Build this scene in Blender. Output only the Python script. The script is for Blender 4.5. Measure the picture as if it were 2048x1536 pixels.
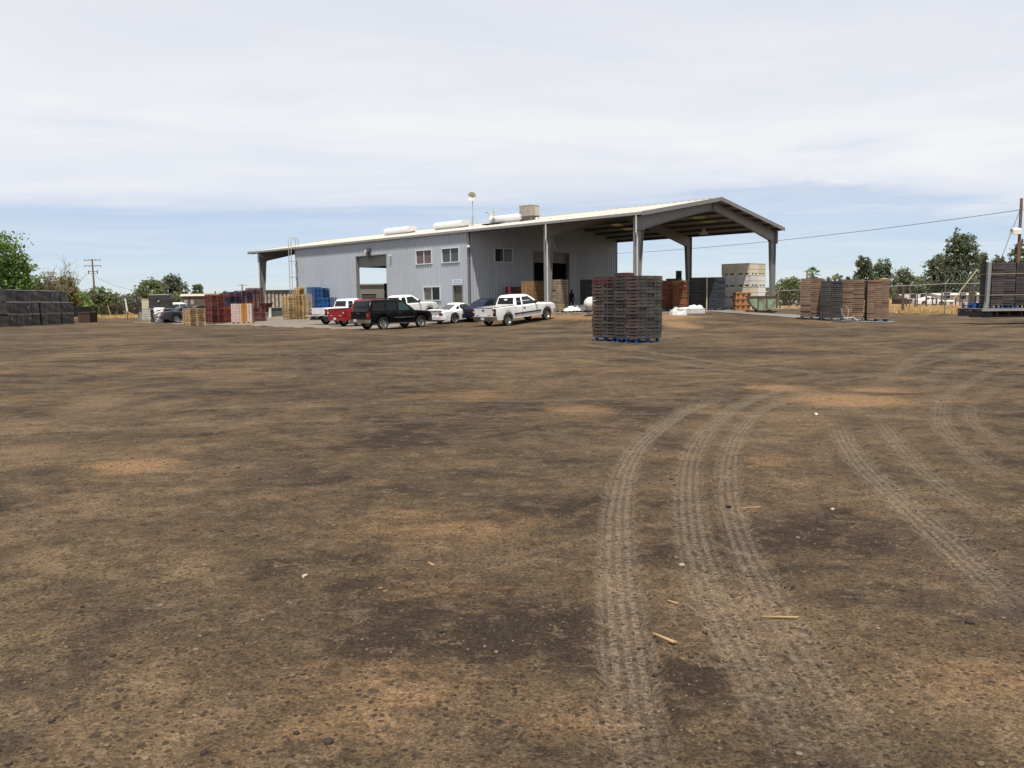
import bpy, bmesh, math, random
import numpy as np
from mathutils import Vector, Matrix, Euler
R = math.radians
random.seed(7); rng = np.random.default_rng(7)
scene = bpy.context.scene
for o in list(bpy.data.objects): bpy.data.objects.remove(o)
COL = scene.collection

# ------------------------------------------------------------------ camera
CAM_H = 1.55; PITCH = .1004; ROLL = -.0122; FPX = 1650.0
cd = bpy.data.cameras.new('camera'); cam = bpy.data.objects.new('camera', cd); COL.objects.link(cam)
cd.sensor_fit = 'HORIZONTAL'; cd.sensor_width = 36.0; cd.lens = 36.0 * FPX / 2048
cd.clip_start = .1; cd.clip_end = 9000
_r = np.array([1, 0, 0.]); FW = np.array([0, math.cos(PITCH), -math.sin(PITCH)]); _u = np.array([0, math.sin(PITCH), math.cos(PITCH)])
CA = math.cos(ROLL) * _r + math.sin(ROLL) * _u; CB = -math.sin(ROLL) * _r + math.cos(ROLL) * _u
cam.matrix_world = Matrix(((CA[0], CB[0], -FW[0], 0), (CA[1], CB[1], -FW[1], 0), (CA[2], CB[2], -FW[2], CAM_H), (0, 0, 0, 1)))
scene.camera = cam

# ------------------------------------------------------------------ sky and sun
SUN_EL = R(70)
w = bpy.data.worlds.new('World'); scene.world = w; w.use_nodes = True
nt = w.node_tree; nt.nodes.clear()
def wn(t, **k):
    n = nt.nodes.new(t)
    for a, b in k.items(): setattr(n, a, b)
    return n
def wl(a, b): nt.links.new(a, b)
def wmath(op, a, b=None, c=None, clamp=False):
    n = wn('ShaderNodeMath', operation=op); n.use_clamp = clamp
    for i, x in enumerate((a, b, c)):
        if x is None: continue
        if isinstance(x, (int, float)): n.inputs[i].default_value = x
        else: wl(x, n.inputs[i])
    return n.outputs[0]
def wsmooth(x, a, b):
    n = wn('ShaderNodeMapRange', interpolation_type='SMOOTHSTEP'); wl(x, n.inputs[0])
    n.inputs[1].default_value = a; n.inputs[2].default_value = b
    return n.outputs[0]
out = wn('ShaderNodeOutputWorld'); bg = wn('ShaderNodeBackground'); bg.inputs[1].default_value = .1
sky = wn('ShaderNodeTexSky', sky_type='NISHITA', sun_disc=False)
sky.sun_elevation = SUN_EL; sky.sun_rotation = math.pi; sky.air_density = .8; sky.dust_density = .3; sky.ozone_density = 3.5; sky.altitude = 100
tc = wn('ShaderNodeTexCoord'); sp = wn('ShaderNodeSeparateXYZ'); wl(tc.outputs['Generated'], sp.inputs[0])
zz = wmath('ADD', wmath('MAXIMUM', sp.outputs[2], 0.0), .022)
px_ = wmath('DIVIDE', sp.outputs[0], zz); py_ = wmath('DIVIDE', sp.outputs[1], zz)      # a flat cloud sheet seen in perspective
def cnoise(sx, sy, ox, oy, detail, rough, dist=0.0):
    c = wn('ShaderNodeCombineXYZ'); wl(wmath('MULTIPLY_ADD', px_, sx, ox), c.inputs[0]); wl(wmath('MULTIPLY_ADD', py_, sy, oy), c.inputs[1])
    n = wn('ShaderNodeTexNoise'); n.inputs['Scale'].default_value = 1; n.inputs['Detail'].default_value = detail
    n.inputs['Roughness'].default_value = rough; n.inputs['Distortion'].default_value = dist; wl(c.outputs[0], n.inputs['Vector'])
    return n.outputs[0]
nA = cnoise(.24, .34, 3.1, 1.7, 6, .58, .6); nB = cnoise(.55, .75, 9.2, 4.4, 6, .58, .6); nC = cnoise(.16, .24, 2.3, 7.9, 4, .55, .5)
edge = wmath('ADD', py_, wmath('ADD', wmath('MULTIPLY_ADD', nA, 12.0, -6.0), wmath('MULTIPLY_ADD', px_, -.16, 0.0)))
sheet = wmath('SUBTRACT', 1.0, wsmooth(edge, 4.6, 10.4))
thin = wmath('MULTIPLY', wmath('MULTIPLY', wsmooth(nA, .40, .70), wsmooth(sp.outputs[2], .0, .09)), .22)
thin = wmath('ADD', thin, .38)
dens = wmath('MULTIPLY', sheet, wmath('MULTIPLY_ADD', wsmooth(nA, .30, .58), .16, .86), clamp=True)
dens = wmath('MAXIMUM', dens, thin)
# a thin sheet veils more of the sky the lower one looks through it
veil = wmath('SUBTRACT', 1.0, wmath('EXPONENT', wmath('DIVIDE', -.62, wmath('MAXIMUM', sp.outputs[2], .05))))
dens = wmath('MULTIPLY', dens, veil)
cc = wn('ShaderNodeMix', data_type='RGBA'); wl(wsmooth(wmath('ADD', wmath('MULTIPLY', nC, .6), wmath('MULTIPLY', nB, .4)), .38, .60), cc.inputs['Factor'])
cc.inputs['A'].default_value = (5.45, 5.6, 5.95, 1); cc.inputs['B'].default_value = (6.1, 6.13, 6.22, 1)
skyt = wn('ShaderNodeMix', data_type='RGBA', blend_type='MULTIPLY'); skyt.inputs['Factor'].default_value = 1; wl(sky.outputs[0], skyt.inputs['A']); skyt.inputs['B'].default_value = (.67, .72, .80, 1)
mx = wn('ShaderNodeMix', data_type='RGBA'); wl(dens, mx.inputs['Factor']); wl(skyt.outputs['Result'], mx.inputs['A']); wl(cc.outputs['Result'], mx.inputs['B'])
wl(mx.outputs['Result'], bg.inputs[0]); wl(bg.outputs[0], out.inputs[0])
sd = bpy.data.lights.new('sun', 'SUN'); sd.energy = 5.0; sd.angle = R(.6); sd.color = (1, .945, .86)
sun = bpy.data.objects.new('sun', sd); COL.objects.link(sun); sun.rotation_euler = (math.pi / 2 - SUN_EL, 0, 0); sun.location = (0, -20, 60)
scene.view_settings.view_transform = 'Standard'; scene.view_settings.look = 'None'
scene.view_settings.exposure = .60; scene.view_settings.gamma = 1
scene.render.engine = 'CYCLES'
scene.cycles.max_bounces = 4; scene.cycles.diffuse_bounces = 3; scene.cycles.transparent_max_bounces = 12

# ------------------------------------------------------------------ the place: building frame and terrain
AZ = .7902; BC = np.array([-3.2917, 66.0]); EX = np.array([math.sin(AZ), -math.cos(AZ)]); EY = np.array([math.cos(AZ), math.sin(AZ)])
B_ROT = AZ - math.pi / 2; SLAB = .65; BW = 19.16; EAVE = 7.15; RIDGE = 8.80
def b2w(x, y): p = BC + EX * x + EY * y; return float(p[0]), float(p[1])
def w2b(x, y):
    qx = np.asarray(x) - BC[0]; qy = np.asarray(y) - BC[1]
    return qx * EX[0] + qy * EX[1], qx * EY[0] + qy * EY[1]
def sstep(t): t = np.clip(t, 0, 1); return t * t * (3 - 2 * t)
def gz(x, y):
    x = np.asarray(x, float); y = np.asarray(y, float)
    bx, by = w2b(x, y)
    dx = np.maximum(np.maximum(-36.5 - bx, bx - 17.4), 0); dy = np.maximum(np.maximum(-.9 - by, by - 20.4), 0)
    t = np.maximum(1 - np.hypot(dx / 14, dy / 10), 0)
    e = 2 - .7 * dx / (dx + dy + 1e-6)
    base = .30 + .30 * sstep((bx + 8) / 12)
    z = base * np.where(dx + dy > 0, t ** e, 1.0)
    z = z - .15 * np.exp(-((x + 8.5) ** 2 + (y - 51) ** 2) / 40)
    far = sstep((y - 14) / 20) * sstep((140 - y) / 60)
    z = z + far * (.035 * np.sin(x * .31 + 1.3) * np.sin(y * .23) + .02 * np.sin(x * .83 + y * .57))
    z = z + .012 * np.sin(x * 1.9 + .4) * np.sin(y * 1.3 + .8)
    return z
def gzf(x, y): return float(gz(x, y))
def ray(u, v): return CA * (u - 1024) / FPX + CB * (768 - v) / FPX + FW
def gp(u, v):                       # where a picture direction meets the ground
    d = ray(u, v); t0 = 1.0; t = 1.0
    while t < 2500:
        p = d * t
        if p[2] + CAM_H < gzf(p[0], p[1]):
            a, b = t0, t
            for _ in range(30):
                m = (a + b) / 2; q = d * m
                if q[2] + CAM_H < gzf(q[0], q[1]): b = m
                else: a = m
            q = d * b; return float(q[0]), float(q[1])
        t0 = t; t = t * 1.01 + .02
    return float(d[0] * t), float(d[1] * t)
def xat(u, depth): return (u - 1024) / FPX * depth     # ground x of a thing at a known distance
def zat(u, v, depth):
    d = ray(u, v); return CAM_H + d[2] * depth / d[1]

# ------------------------------------------------------------------ helpers
class MB:
    def __init__(s): s.v = []; s.f = []; s.m = []
    def add(s, vs, fs, mi=0):
        k = len(s.v); s.v += [tuple(map(float, a)) for a in vs]; s.f += [tuple(i + k for i in f) for f in fs]; s.m += [mi] * len(fs); return s
    def box(s, x0, x1, y0, y1, z0, z1, mi=0):
        return s.add([(x0, y0, z0), (x1, y0, z0), (x1, y1, z0), (x0, y1, z0), (x0, y0, z1), (x1, y0, z1), (x1, y1, z1), (x0, y1, z1)],
                     [(0, 3, 2, 1), (4, 5, 6, 7), (0, 1, 5, 4), (1, 2, 6, 5), (2, 3, 7, 6), (3, 0, 4, 7)], mi)
    def cbox(s, c, sz, mi=0, rot=None):
        k = len(s.v); hx, hy, hz = [a / 2 for a in sz]; s.box(-hx, hx, -hy, hy, -hz, hz, mi)
        M = (Euler(rot).to_matrix() if rot else Matrix.Identity(3))
        for i in range(k, len(s.v)): s.v[i] = tuple(M @ Vector(s.v[i]) + Vector(c))
        return s
    def tube(s, p0, p1, r0, r1=None, n=8, mi=0, cap=True):
        r1 = r0 if r1 is None else r1; p0 = Vector(p0); p1 = Vector(p1); d = (p1 - p0)
        if d.length < 1e-6: return s
        d.normalize(); a = d.orthogonal().normalized(); b = d.cross(a); vs = []
        for p, r in ((p0, r0), (p1, r1)):
            for i in range(n): t = 2 * math.pi * i / n; vs.append(p + (a * math.cos(t) + b * math.sin(t)) * r)
        fs = [(i, (i + 1) % n, n + (i + 1) % n, n + i) for i in range(n)]
        if cap: fs += [tuple(range(n))[::-1], tuple(range(n, 2 * n))]
        return s.add(vs, fs, mi)
    def path(s, pts, r, n=6, mi=0, r2=None):
        L = len(pts) - 1
        for i in range(L):
            ra = r if r2 is None else r + (r2 - r) * i / L; rb = r if r2 is None else r + (r2 - r) * (i + 1) / L
            s.tube(pts[i], pts[i + 1], ra, rb, n, mi, cap=(i in (0, L - 1)))
        return s
    def lathe(s, prof, n, axis='z', c=(0, 0, 0), mi=0):
        vs = []; P = len(prof)
        for i in range(n):
            t = 2 * math.pi * i / n
            for r, h in prof:
                a, b = r * math.cos(t), r * math.sin(t)
                q = (a, b, h) if axis == 'z' else ((a, h, b) if axis == 'y' else (h, a, b))
                vs.append((q[0] + c[0], q[1] + c[1], q[2] + c[2]))
        fs = []
        for i in range(n):
            for j in range(P - 1):
                fs.append((i * P + j, ((i + 1) % n) * P + j, ((i + 1) % n) * P + j + 1, i * P + j + 1))
        return s.add(vs, fs, mi)
    def prism(s, poly, axis, a, b, mi=0):        # poly in the two other axes, extruded from a to b
        n = len(poly); vs = []
        for h in (a, b):
            for p, q in poly: vs.append((h, p, q) if axis == 'x' else ((p, h, q) if axis == 'y' else (p, q, h)))
        fs = [(i, (i + 1) % n, n + (i + 1) % n, n + i) for i in range(n)] + [tuple(range(n))[::-1], tuple(range(n, 2 * n))]
        return s.add(vs, fs, mi)
    def loft(s, rings, closed=True, cap=True, mi=0):
        n = len(rings[0]); vs = [p for r in rings for p in r]; fs = []
        for i in range(len(rings) - 1):
            for j in range(n if closed else n - 1):
                fs.append((i * n + j, i * n + (j + 1) % n, (i + 1) * n + (j + 1) % n, (i + 1) * n + j))
        if cap: fs += [tuple(range(n))[::-1], tuple(range((len(rings) - 1) * n, len(rings) * n))]
        return s.add(vs, fs, mi)
    def mesh(s, name, mats, smooth=False, ang=35):
        me = bpy.data.meshes.new(name); me.from_pydata(s.v, [], s.f)
        for m in (mats if isinstance(mats, (list, tuple)) else [mats]): me.materials.append(m)
        if any(s.m): me.polygons.foreach_set('material_index', s.m)
        bm = bmesh.new(); bm.from_mesh(me); bmesh.ops.recalc_face_normals(bm, faces=bm.faces); bm.to_mesh(me); bm.free()
        if smooth:
            me.polygons.foreach_set('use_smooth', [True] * len(me.polygons)); me.set_sharp_from_angle(angle=R(ang))
        me.update(); return me
    def build(s, name, mats, parent=None, smooth=False, ang=35):
        return link(name, s.mesh(name, mats, smooth, ang), parent)
def link(name, me, parent=None):
    o = bpy.data.objects.new(name, me); COL.objects.link(o)
    if parent is not None: o.parent = parent
    return o
def tag(o, label, cat, group=None):
    o['label'] = label; o['category'] = cat
    if group: o['group'] = group
    return o
def thing(name, label, cat, loc=(0, 0, 0), rz=0, group=None):
    o = bpy.data.objects.new(name, None); COL.objects.link(o); o.location = loc; o.rotation_euler = (0, 0, rz); o.empty_display_size = .2
    return tag(o, label, cat, group)
def struct(o): o['kind'] = 'structure'; return o
def stuff(o, label=None, cat=None):
    o['kind'] = 'stuff'
    if label: o['label'] = label; o['category'] = cat
    return o
def copy_tree(o, parent=None):
    c = o.copy(); COL.objects.link(c); c.parent = parent
    for ch in o.children: copy_tree(ch, c)
    return c
ORD = 'first second third fourth fifth sixth seventh eighth ninth tenth eleventh twelfth thirteenth fourteenth fifteenth sixteenth seventeenth eighteenth nineteenth twentieth'.split()
def ordw(i): return ORD[i] if i < 20 else ('twenty-' + ORD[i - 20])

# ------------------------------------------------------------------ materials
MATS = {}
def pmat(name, col, rough=.6, metal=0.0, var=.12, scale=2.0, bump=0.0, bscale=15.0, spec=.4, objvar=0.0, stretch=(1, 1, 1), dirt=None, dirt_amt=.4, dirt_scale=1.2, coat=0.0):
    if name in MATS: return MATS[name]
    col = tuple(c * .72 for c in col[:3]); dirt = tuple(c * .72 for c in dirt) if dirt else None
    m = bpy.data.materials.new(name); m.use_nodes = True; t = m.node_tree; N = t.nodes; Lk = t.links
    b = N['Principled BSDF']; b.inputs['Roughness'].default_value = rough; b.inputs['Metallic'].default_value = metal
    b.inputs['Specular IOR Level'].default_value = spec; b.inputs['Coat Weight'].default_value = coat; b.inputs['Coat Roughness'].default_value = .05
    tcn = N.new('ShaderNodeTexCoord'); mp = N.new('ShaderNodeMapping'); mp.inputs['Scale'].default_value = stretch; Lk.new(tcn.outputs['Object'], mp.inputs[0])
    nz = N.new('ShaderNodeTexNoise'); nz.inputs['Scale'].default_value = scale; nz.inputs['Detail'].default_value = 5; nz.inputs['Roughness'].default_value = .6
    Lk.new(mp.outputs[0], nz.inputs['Vector'])
    cr = N.new('ShaderNodeMapRange'); Lk.new(nz.outputs[0], cr.inputs[0]); cr.inputs[1].default_value = .3; cr.inputs[2].default_value = .7
    cr.inputs[3].default_value = 1 - var; cr.inputs[4].default_value = 1 + var
    fac = cr.outputs[0]
    if objvar:
        oi = N.new('ShaderNodeObjectInfo'); mr = N.new('ShaderNodeMapRange'); Lk.new(oi.outputs['Random'], mr.inputs[0])
        mr.inputs[3].default_value = 1 - objvar; mr.inputs[4].default_value = 1 + objvar
        mu = N.new('ShaderNodeMath'); mu.operation = 'MULTIPLY'; Lk.new(fac, mu.inputs[0]); Lk.new(mr.outputs[0], mu.inputs[1]); fac = mu.outputs[0]
    mixc = N.new('ShaderNodeVectorMath'); mixc.operation = 'SCALE'; mixc.inputs[0].default_value = col[:3]; Lk.new(fac, mixc.inputs['Scale'])
    cout = mixc.outputs[0]
    if dirt:
        n2 = N.new('ShaderNodeTexNoise'); n2.inputs['Scale'].default_value = dirt_scale; n2.inputs['Detail'].default_value = 6; n2.inputs['Roughness'].default_value = .65
        Lk.new(mp.outputs[0], n2.inputs['Vector'])
        r2 = N.new('ShaderNodeMapRange'); r2.inputs[1].default_value = .48; r2.inputs[2].default_value = .72; r2.inputs[4].default_value = dirt_amt; Lk.new(n2.outputs[0], r2.inputs[0])
        mxn = N.new('ShaderNodeMix'); mxn.data_type = 'RGBA'; Lk.new(r2.outputs[0], mxn.inputs['Factor']); Lk.new(cout, mxn.inputs['A']); mxn.inputs['B'].default_value = (*dirt, 1)
        cout = mxn.outputs['Result']
    Lk.new(cout, b.inputs['Base Color'])
    if bump:
        nb = N.new('ShaderNodeTexNoise'); nb.inputs['Scale'].default_value = bscale; nb.inputs['Detail'].default_value = 4; Lk.new(mp.outputs[0], nb.inputs['Vector'])
        bp = N.new('ShaderNodeBump'); bp.inputs['Strength'].default_value = bump; bp.inputs['Distance'].default_value = .02; Lk.new(nb.outputs[0], bp.inputs['Height']); Lk.new(bp.outputs[0], b.inputs['Normal'])
    MATS[name] = m; return m
def foliage(name, dark, light, transl=.25):
    dark = tuple(1.2 * c for c in dark); light = tuple(1.12 * c for c in light)  # leaf colours lifted, partly in place of distance haze
    m = bpy.data.materials.new(name); m.use_nodes = True; t = m.node_tree; N = t.nodes; Lk = t.links
    b = N['Principled BSDF']; b.inputs['Roughness'].default_value = .55; b.inputs['Specular IOR Level'].default_value = .25
    g = N.new('ShaderNodeNewGeometry'); tcn = N.new('ShaderNodeTexCoord')
    nz = N.new('ShaderNodeTexNoise'); nz.inputs['Scale'].default_value = .7; nz.inputs['Detail'].default_value = 3; Lk.new(tcn.outputs['Object'], nz.inputs['Vector'])
    ad = N.new('ShaderNodeMath'); ad.operation = 'MULTIPLY_ADD'; Lk.new(g.outputs['Random Per Island'], ad.inputs[0]); ad.inputs[1].default_value = .6; Lk.new(nz.outputs[0], ad.inputs[2])
    mr = N.new('ShaderNodeMapRange'); mr.inputs[1].default_value = .35; mr.inputs[2].default_value = 1.15; Lk.new(ad.outputs[0], mr.inputs[0])
    mxn = N.new('ShaderNodeMix'); mxn.data_type = 'RGBA'; Lk.new(mr.outputs[0], mxn.inputs['Factor']); mxn.inputs['A'].default_value = (*dark, 1); mxn.inputs['B'].default_value = (*light, 1)
    Lk.new(mxn.outputs['Result'], b.inputs['Base Color'])
    tr = N.new('ShaderNodeBsdfTranslucent'); Lk.new(mxn.outputs['Result'], tr.inputs[0])
    ms = N.new('ShaderNodeMixShader'); ms.inputs[0].default_value = transl; Lk.new(b.outputs[0], ms.inputs[1]); Lk.new(tr.outputs[0], ms.inputs[2])
    Lk.new(ms.outputs[0], N['Material Output'].inputs[0]); return m
# ------------------------------------------------------------------ ground
def geo_lines(a, b, s0, g):
    o = [a]; s = s0
    while o[-1] < b: o.append(o[-1] + s); s *= g
    return o
ys = [-400, -200, -100, -60, -35, -20, -12, -7, -4, -2, -.5, .6, 1.3]
ys += geo_lines(1.9, 32, .028, 1.0052); ys += geo_lines(ys[-1] + .2, 3500, .22, 1.032)
xs = list(np.arange(-5.5, 12.01, .055)); g1 = geo_lines(12.07, 3500, .06, 1.042); xs = [-a + 6.4 for a in g1][::-1] + xs + g1
xs = np.array(sorted(set(np.round(xs, 4)))); ys = np.array(ys)
nx, ny = len(xs), len(ys)
GX, GY = np.meshgrid(xs, ys); gx = GX.ravel(); gy = GY.ravel(); gzv = gz(gx, gy)
bxl, byl = w2b(gx, gy)

def resample(pts, step):
    pts = np.array(pts, float)
    # Catmull-Rom through the traced points
    P = np.vstack([2 * pts[0] - pts[1], pts, 2 * pts[-1] - pts[-2]]); o = []
    for i in range(1, len(P) - 2):
        for t in np.linspace(0, 1, 24, endpoint=False):
            a, b, c, d = P[i - 1], P[i], P[i + 1], P[i + 2]
            o.append(.5 * (2 * b + (c - a) * t + (2 * a - 5 * b + 4 * c - d) * t * t + (3 * b - a - 3 * c + d) * t ** 3))
    o.append(P[-2]); o = np.array(o); s = np.r_[0, np.cumsum(np.hypot(*np.diff(o, axis=0).T))]
    q = np.arange(0, s[-1], step); return np.c_[np.interp(q, s, o[:, 0]), np.interp(q, s, o[:, 1])], q
TR = []   # (points, width, strength)
def px_track(pix, width, strength): TR.append(([gp(u, v) for u, v in pix], width, strength))
px_track([(1330, 1700), (1285, 1536), (1258, 1350), (1243, 1220), (1234, 1100), (1238, 1000), (1258, 925), (1300, 870), (1370, 822), (1470, 790)], .26, 1.0)
px_track([(1660, 1640), (1590, 1480), (1500, 1320), (1420, 1170), (1385, 1060), (1378, 960), (1392, 895), (1430, 845), (1500, 800), (1600, 772)], .27, .85)
px_track([(1840, 1640), (1730, 1480), (1620, 1320), (1530, 1180), (1475, 1060), (1455, 970), (1462, 900), (1488, 850), (1540, 812), (1650, 778)], .24, .8)
px_track([(1672, 842), (1690, 880), (1725, 930), (1790, 990), (1880, 1070), (2000, 1180), (2120, 1290)], .27, .9)
px_track([(1750, 832), (1790, 880), (1850, 940), (1950, 1015), (2060, 1080)], .24, .7)
px_track([(1150, 688), (1300, 704), (1420, 722), (1560, 738), (1700, 752)], .34, .8)
px_track([(1100, 703), (1250, 712), (1400, 733), (1560, 752)], .34, .6)
px_track([(1300, 676), (1450, 668), (1600, 662), (1750, 652)], .9, .55)
px_track([(2048, 660), (1950, 678), (1860, 705), (1800, 735), (1760, 770)], .35, .55)
px_track([(2048, 690), (1960, 705), (1890, 735), (1850, 775)], .35, .45)
px_track([(560, 690), (590, 715), (585, 745), (560, 770)], .3, .35)
px_track([(1160, 800), (1050, 815), (900, 835), (700, 850), (430, 862)], .3, .35)
px_track([(150, 700), (400, 712), (700, 705), (1000, 690)], .4, .4)
px_track([(60, 735), (350, 745), (700, 740), (1050, 716)], .4, .4)
px_track([(2070, 720), (1980, 745), (1900, 790), (1880, 830), (1900, 870), (1960, 920), (2060, 980)], .26, .6)
px_track([(2070, 755), (2000, 775), (1950, 805), (1945, 835), (1980, 870), (2060, 910)], .26, .5)
px_track([(1600, 772), (1750, 750), (1900, 715), (2060, 690)], .27, .6)
px_track([(1650, 778), (1800, 760), (1950, 730), (2060, 712)], .27, .5)
px_track([(1780, 985), (1860, 1010), (1980, 1110), (2060, 1200)], .22, .5)
for i in range(44):   # older wheel marks all over the yard
    x0 = rng.uniform(-30, 32); y0 = rng.uniform(8.5, 42); a = rng.uniform(-.9, .9) + (math.pi if rng.random() < .5 else 0); k = rng.uniform(-.09, .09); p = []
    for j in range(9):
        p.append((x0, y0)); x0 += 2.2 * math.cos(a); y0 += 2.2 * math.sin(a); a += k * 2.2
    TR.append((p, rng.uniform(.25, .34), rng.uniform(.25, .6)))
    n = np.array([-(p[-1][1] - p[0][1]), p[-1][0] - p[0][0]]); n = n / np.linalg.norm(n) * 1.75
    TR.append(([(q[0] + n[0], q[1] + n[1]) for q in p], rng.uniform(.25, .34), rng.uniform(.25, .6)))
tu = np.zeros(len(gx)); tv = np.zeros(len(gx)); tm = np.zeros(len(gx)); te = np.zeros(len(gx))
near = np.where((gy > 1.5) & (gy < 60) & (np.abs(gx) < 45))[0]
for pts, wd, st in TR:
    P, S = resample(pts, .12 if st > .5 else .25); m = wd * 1.4
    sel = near[(gx[near] > P[:, 0].min() - m) & (gx[near] < P[:, 0].max() + m) & (gy[near] > P[:, 1].min() - m) & (gy[near] < P[:, 1].max() + m)]
    if len(sel) == 0: continue
    T = np.gradient(P, axis=0); T /= np.maximum(np.linalg.norm(T, axis=1, keepdims=True), 1e-9)
    for ch in np.array_split(sel, max(1, len(sel) // 20000)):
        D2 = (gx[ch, None] - P[None, :, 0]) ** 2 + (gy[ch, None] - P[None, :, 1]) ** 2
        j = D2.argmin(1); dxx = gx[ch] - P[j, 0]; dyy = gy[ch] - P[j, 1]
        u = dxx * -T[j, 1] + dyy * T[j, 0]; al = S[j] + dxx * T[j, 0] + dyy * T[j, 1]
        fade = np.minimum(1, np.minimum(S[j], S[-1] - S[j]) / 1.2 + .02)
        mk = st * sstep((wd * .56 - np.sqrt(D2[np.arange(len(ch)), j])) / (wd * .14)) * fade
        te[ch] = np.maximum(te[ch], st * fade * np.exp(-((np.sqrt(D2[np.arange(len(ch)), j]) - wd * .66) / .045) ** 2))
        bet = mk > tm[ch]; k = ch[bet]; tu[k] = u[bet]; tv[k] = al[bet]; tm[k] = mk[bet]
rough_ = .5 + .5 * np.sin(gx * 17.3 + gy * 9.1) * np.sin(gy * 13.7 - gx * 5.3)
gzv = gzv + (-.020 * tm + .016 * te * (1 - np.minimum(tm * 3, 1)) * (.4 + rough_)) * (gy < 34)
sand = np.zeros(len(gx))
for u, v, ru, rv, s in [(1690, 800, 130, 16, 1), (1560, 776, 90, 9, .7), (260, 932, 110, 22, .75), (1160, 822, 90, 12, .6), (930, 790, 150, 12, .5), (880, 1060, 260, 50, .5), (700, 650, 60, 4, .3),
                        (1360, 650, 40, 10, .9), (1140, 634, 60, 6, .9), (1230, 740, 120, 8, .4), (380, 745, 160, 9, .45), (1960, 1350, 160, 60, .5), (700, 1380, 330, 100, .48), (1150, 1450, 180, 70, .42), (1550, 920, 120, 20, .42), (900, 1180, 200, 60, .36), (1760, 780, 90, 8, .7)]:
    c = gp(u, v); e = gp(u + ru, v); n_ = gp(u, v - rv) ; rx = abs(e[0] - c[0]); ry = max(abs(n_[1] - c[1]), .15)
    q = ((gx - c[0]) / rx) ** 2 + ((gy - c[1]) / ry) ** 2
    sand = np.maximum(sand, s * np.exp(-q))
# bank in front of the slab is sandier
sand = np.maximum(sand, .75 * sstep((byl + 5.5) / 3) * sstep((2 - byl) / 2) * sstep((bxl - 6) / 3) * sstep((24 - bxl) / 4))
yb = np.interp(gx, [-60, -26, -20, 16, 24, 34, 60], [97, 100, 106, 108, 78, 63.5, 58]) + 1.2 * np.sin(gx * .7) + .8 * np.sin(gx * 1.9)
grass = sstep((gy - yb) / 2.5)
gzv = gzv + .10 * sstep((gy - yb + 2.5) / 3) * (gy < 400)
LOT = (-31, 4.5, -15.6, -.9)
in_lot = (bxl > LOT[0] + .6) & (bxl < LOT[1] - .6) & (byl > LOT[2] + .6) & (byl < LOT[3] + 1)
in_slab = (bxl > -36.2) & (bxl < 17.2) & (byl > -.7) & (byl < 20.2)
gzv = np.where(in_lot | in_slab, gzv - .12, gzv)
me = bpy.data.meshes.new('ground'); me.vertices.add(len(gx)); me.vertices.foreach_set('co', np.c_[gx, gy, gzv].ravel())
I = np.arange(nx * ny).reshape(ny, nx); F = np.stack([I[:-1, :-1], I[:-1, 1:], I[1:, 1:], I[1:, :-1]], -1).reshape(-1, 4)
me.loops.add(F.size); me.loops.foreach_set('vertex_index', F.ravel()); me.polygons.add(len(F))
me.polygons.foreach_set('loop_start', np.arange(0, F.size, 4)); me.polygons.foreach_set('loop_total', np.full(len(F), 4))
me.polygons.foreach_set('use_smooth', np.ones(len(F), bool)); me.update(calc_edges=True)
for nm, arr in (('tu', tu), ('tv', tv), ('tm', tm), ('sand', sand), ('grass', grass)):
    at_ = me.attributes.new(nm, 'FLOAT', 'POINT'); at_.data.foreach_set('value', arr.astype(np.float32))

gm = bpy.data.materials.new('yard_dirt'); gm.use_nodes = True; T_ = gm.node_tree; N = T_.nodes; LK = T_.links
bs = N['Principled BSDF']; bs.inputs['Roughness'].default_value = .95; bs.inputs['Specular IOR Level'].default_value = .12
def gn(t, **k):
    n = N.new(t)
    for a, b in k.items(): setattr(n, a, b)
    return n
def put(s, x):
    if isinstance(x, (int, float)): s.default_value = x
    elif isinstance(x, tuple): s.default_value = (*x, 1) if len(x) == 3 else x
    else: LK.new(x, s)
def gmath(op, a, b=0.0, c=0.0, clamp=False):
    n = gn('ShaderNodeMath', operation=op, use_clamp=clamp)
    for i, x in enumerate((a, b, c)): put(n.inputs[i], x)
    return n.outputs[0]
def gmix(f, a, b):
    n = gn('ShaderNodeMix', data_type='RGBA'); put(n.inputs['Factor'], f); put(n.inputs['A'], a); put(n.inputs['B'], b); return n.outputs['Result']
def grange(x, a, b, c=0.0, d=1.0):
    n = gn('ShaderNodeMapRange', interpolation_type='SMOOTHSTEP')
    for i, q in enumerate((x, a, b, c, d)): put(n.inputs[i], q)
    return n.outputs[0]
gpos = gn('ShaderNodeNewGeometry').outputs['Position']
def gnoise(scale, detail=4, rough=.55, stretch=(1, 1, 1), rot=0.0, dist=0.0, off=(0, 0, 0)):
    mp = gn('ShaderNodeMapping'); mp.inputs['Scale'].default_value = stretch; mp.inputs['Rotation'].default_value = (0, 0, rot); mp.inputs['Location'].default_value = off; LK.new(gpos, mp.inputs[0])
    n = gn('ShaderNodeTexNoise'); put(n.inputs['Scale'], scale); put(n.inputs['Detail'], detail); put(n.inputs['Roughness'], rough); put(n.inputs['Distortion'], dist); LK.new(mp.outputs[0], n.inputs['Vector']); return n.outputs[0]
def gattr(nm): n = gn('ShaderNodeAttribute', attribute_name=nm); return n.outputs['Fac']
a_tu, a_tv, a_tm, a_sand, a_grass = [gattr(q) for q in ('tu', 'tv', 'tm', 'sand', 'grass')]
big = gnoise(.19, 3, .6, (1, 1, 1), .5, .6); mid = gnoise(.85, 4, .62, (1, 1, 1), -.3, .5, (7, 3, 0)); fine = gnoise(4.5, 4, .68, (1, 1, 1), 0, .2); grit = gnoise(52, 3, .75)
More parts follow.
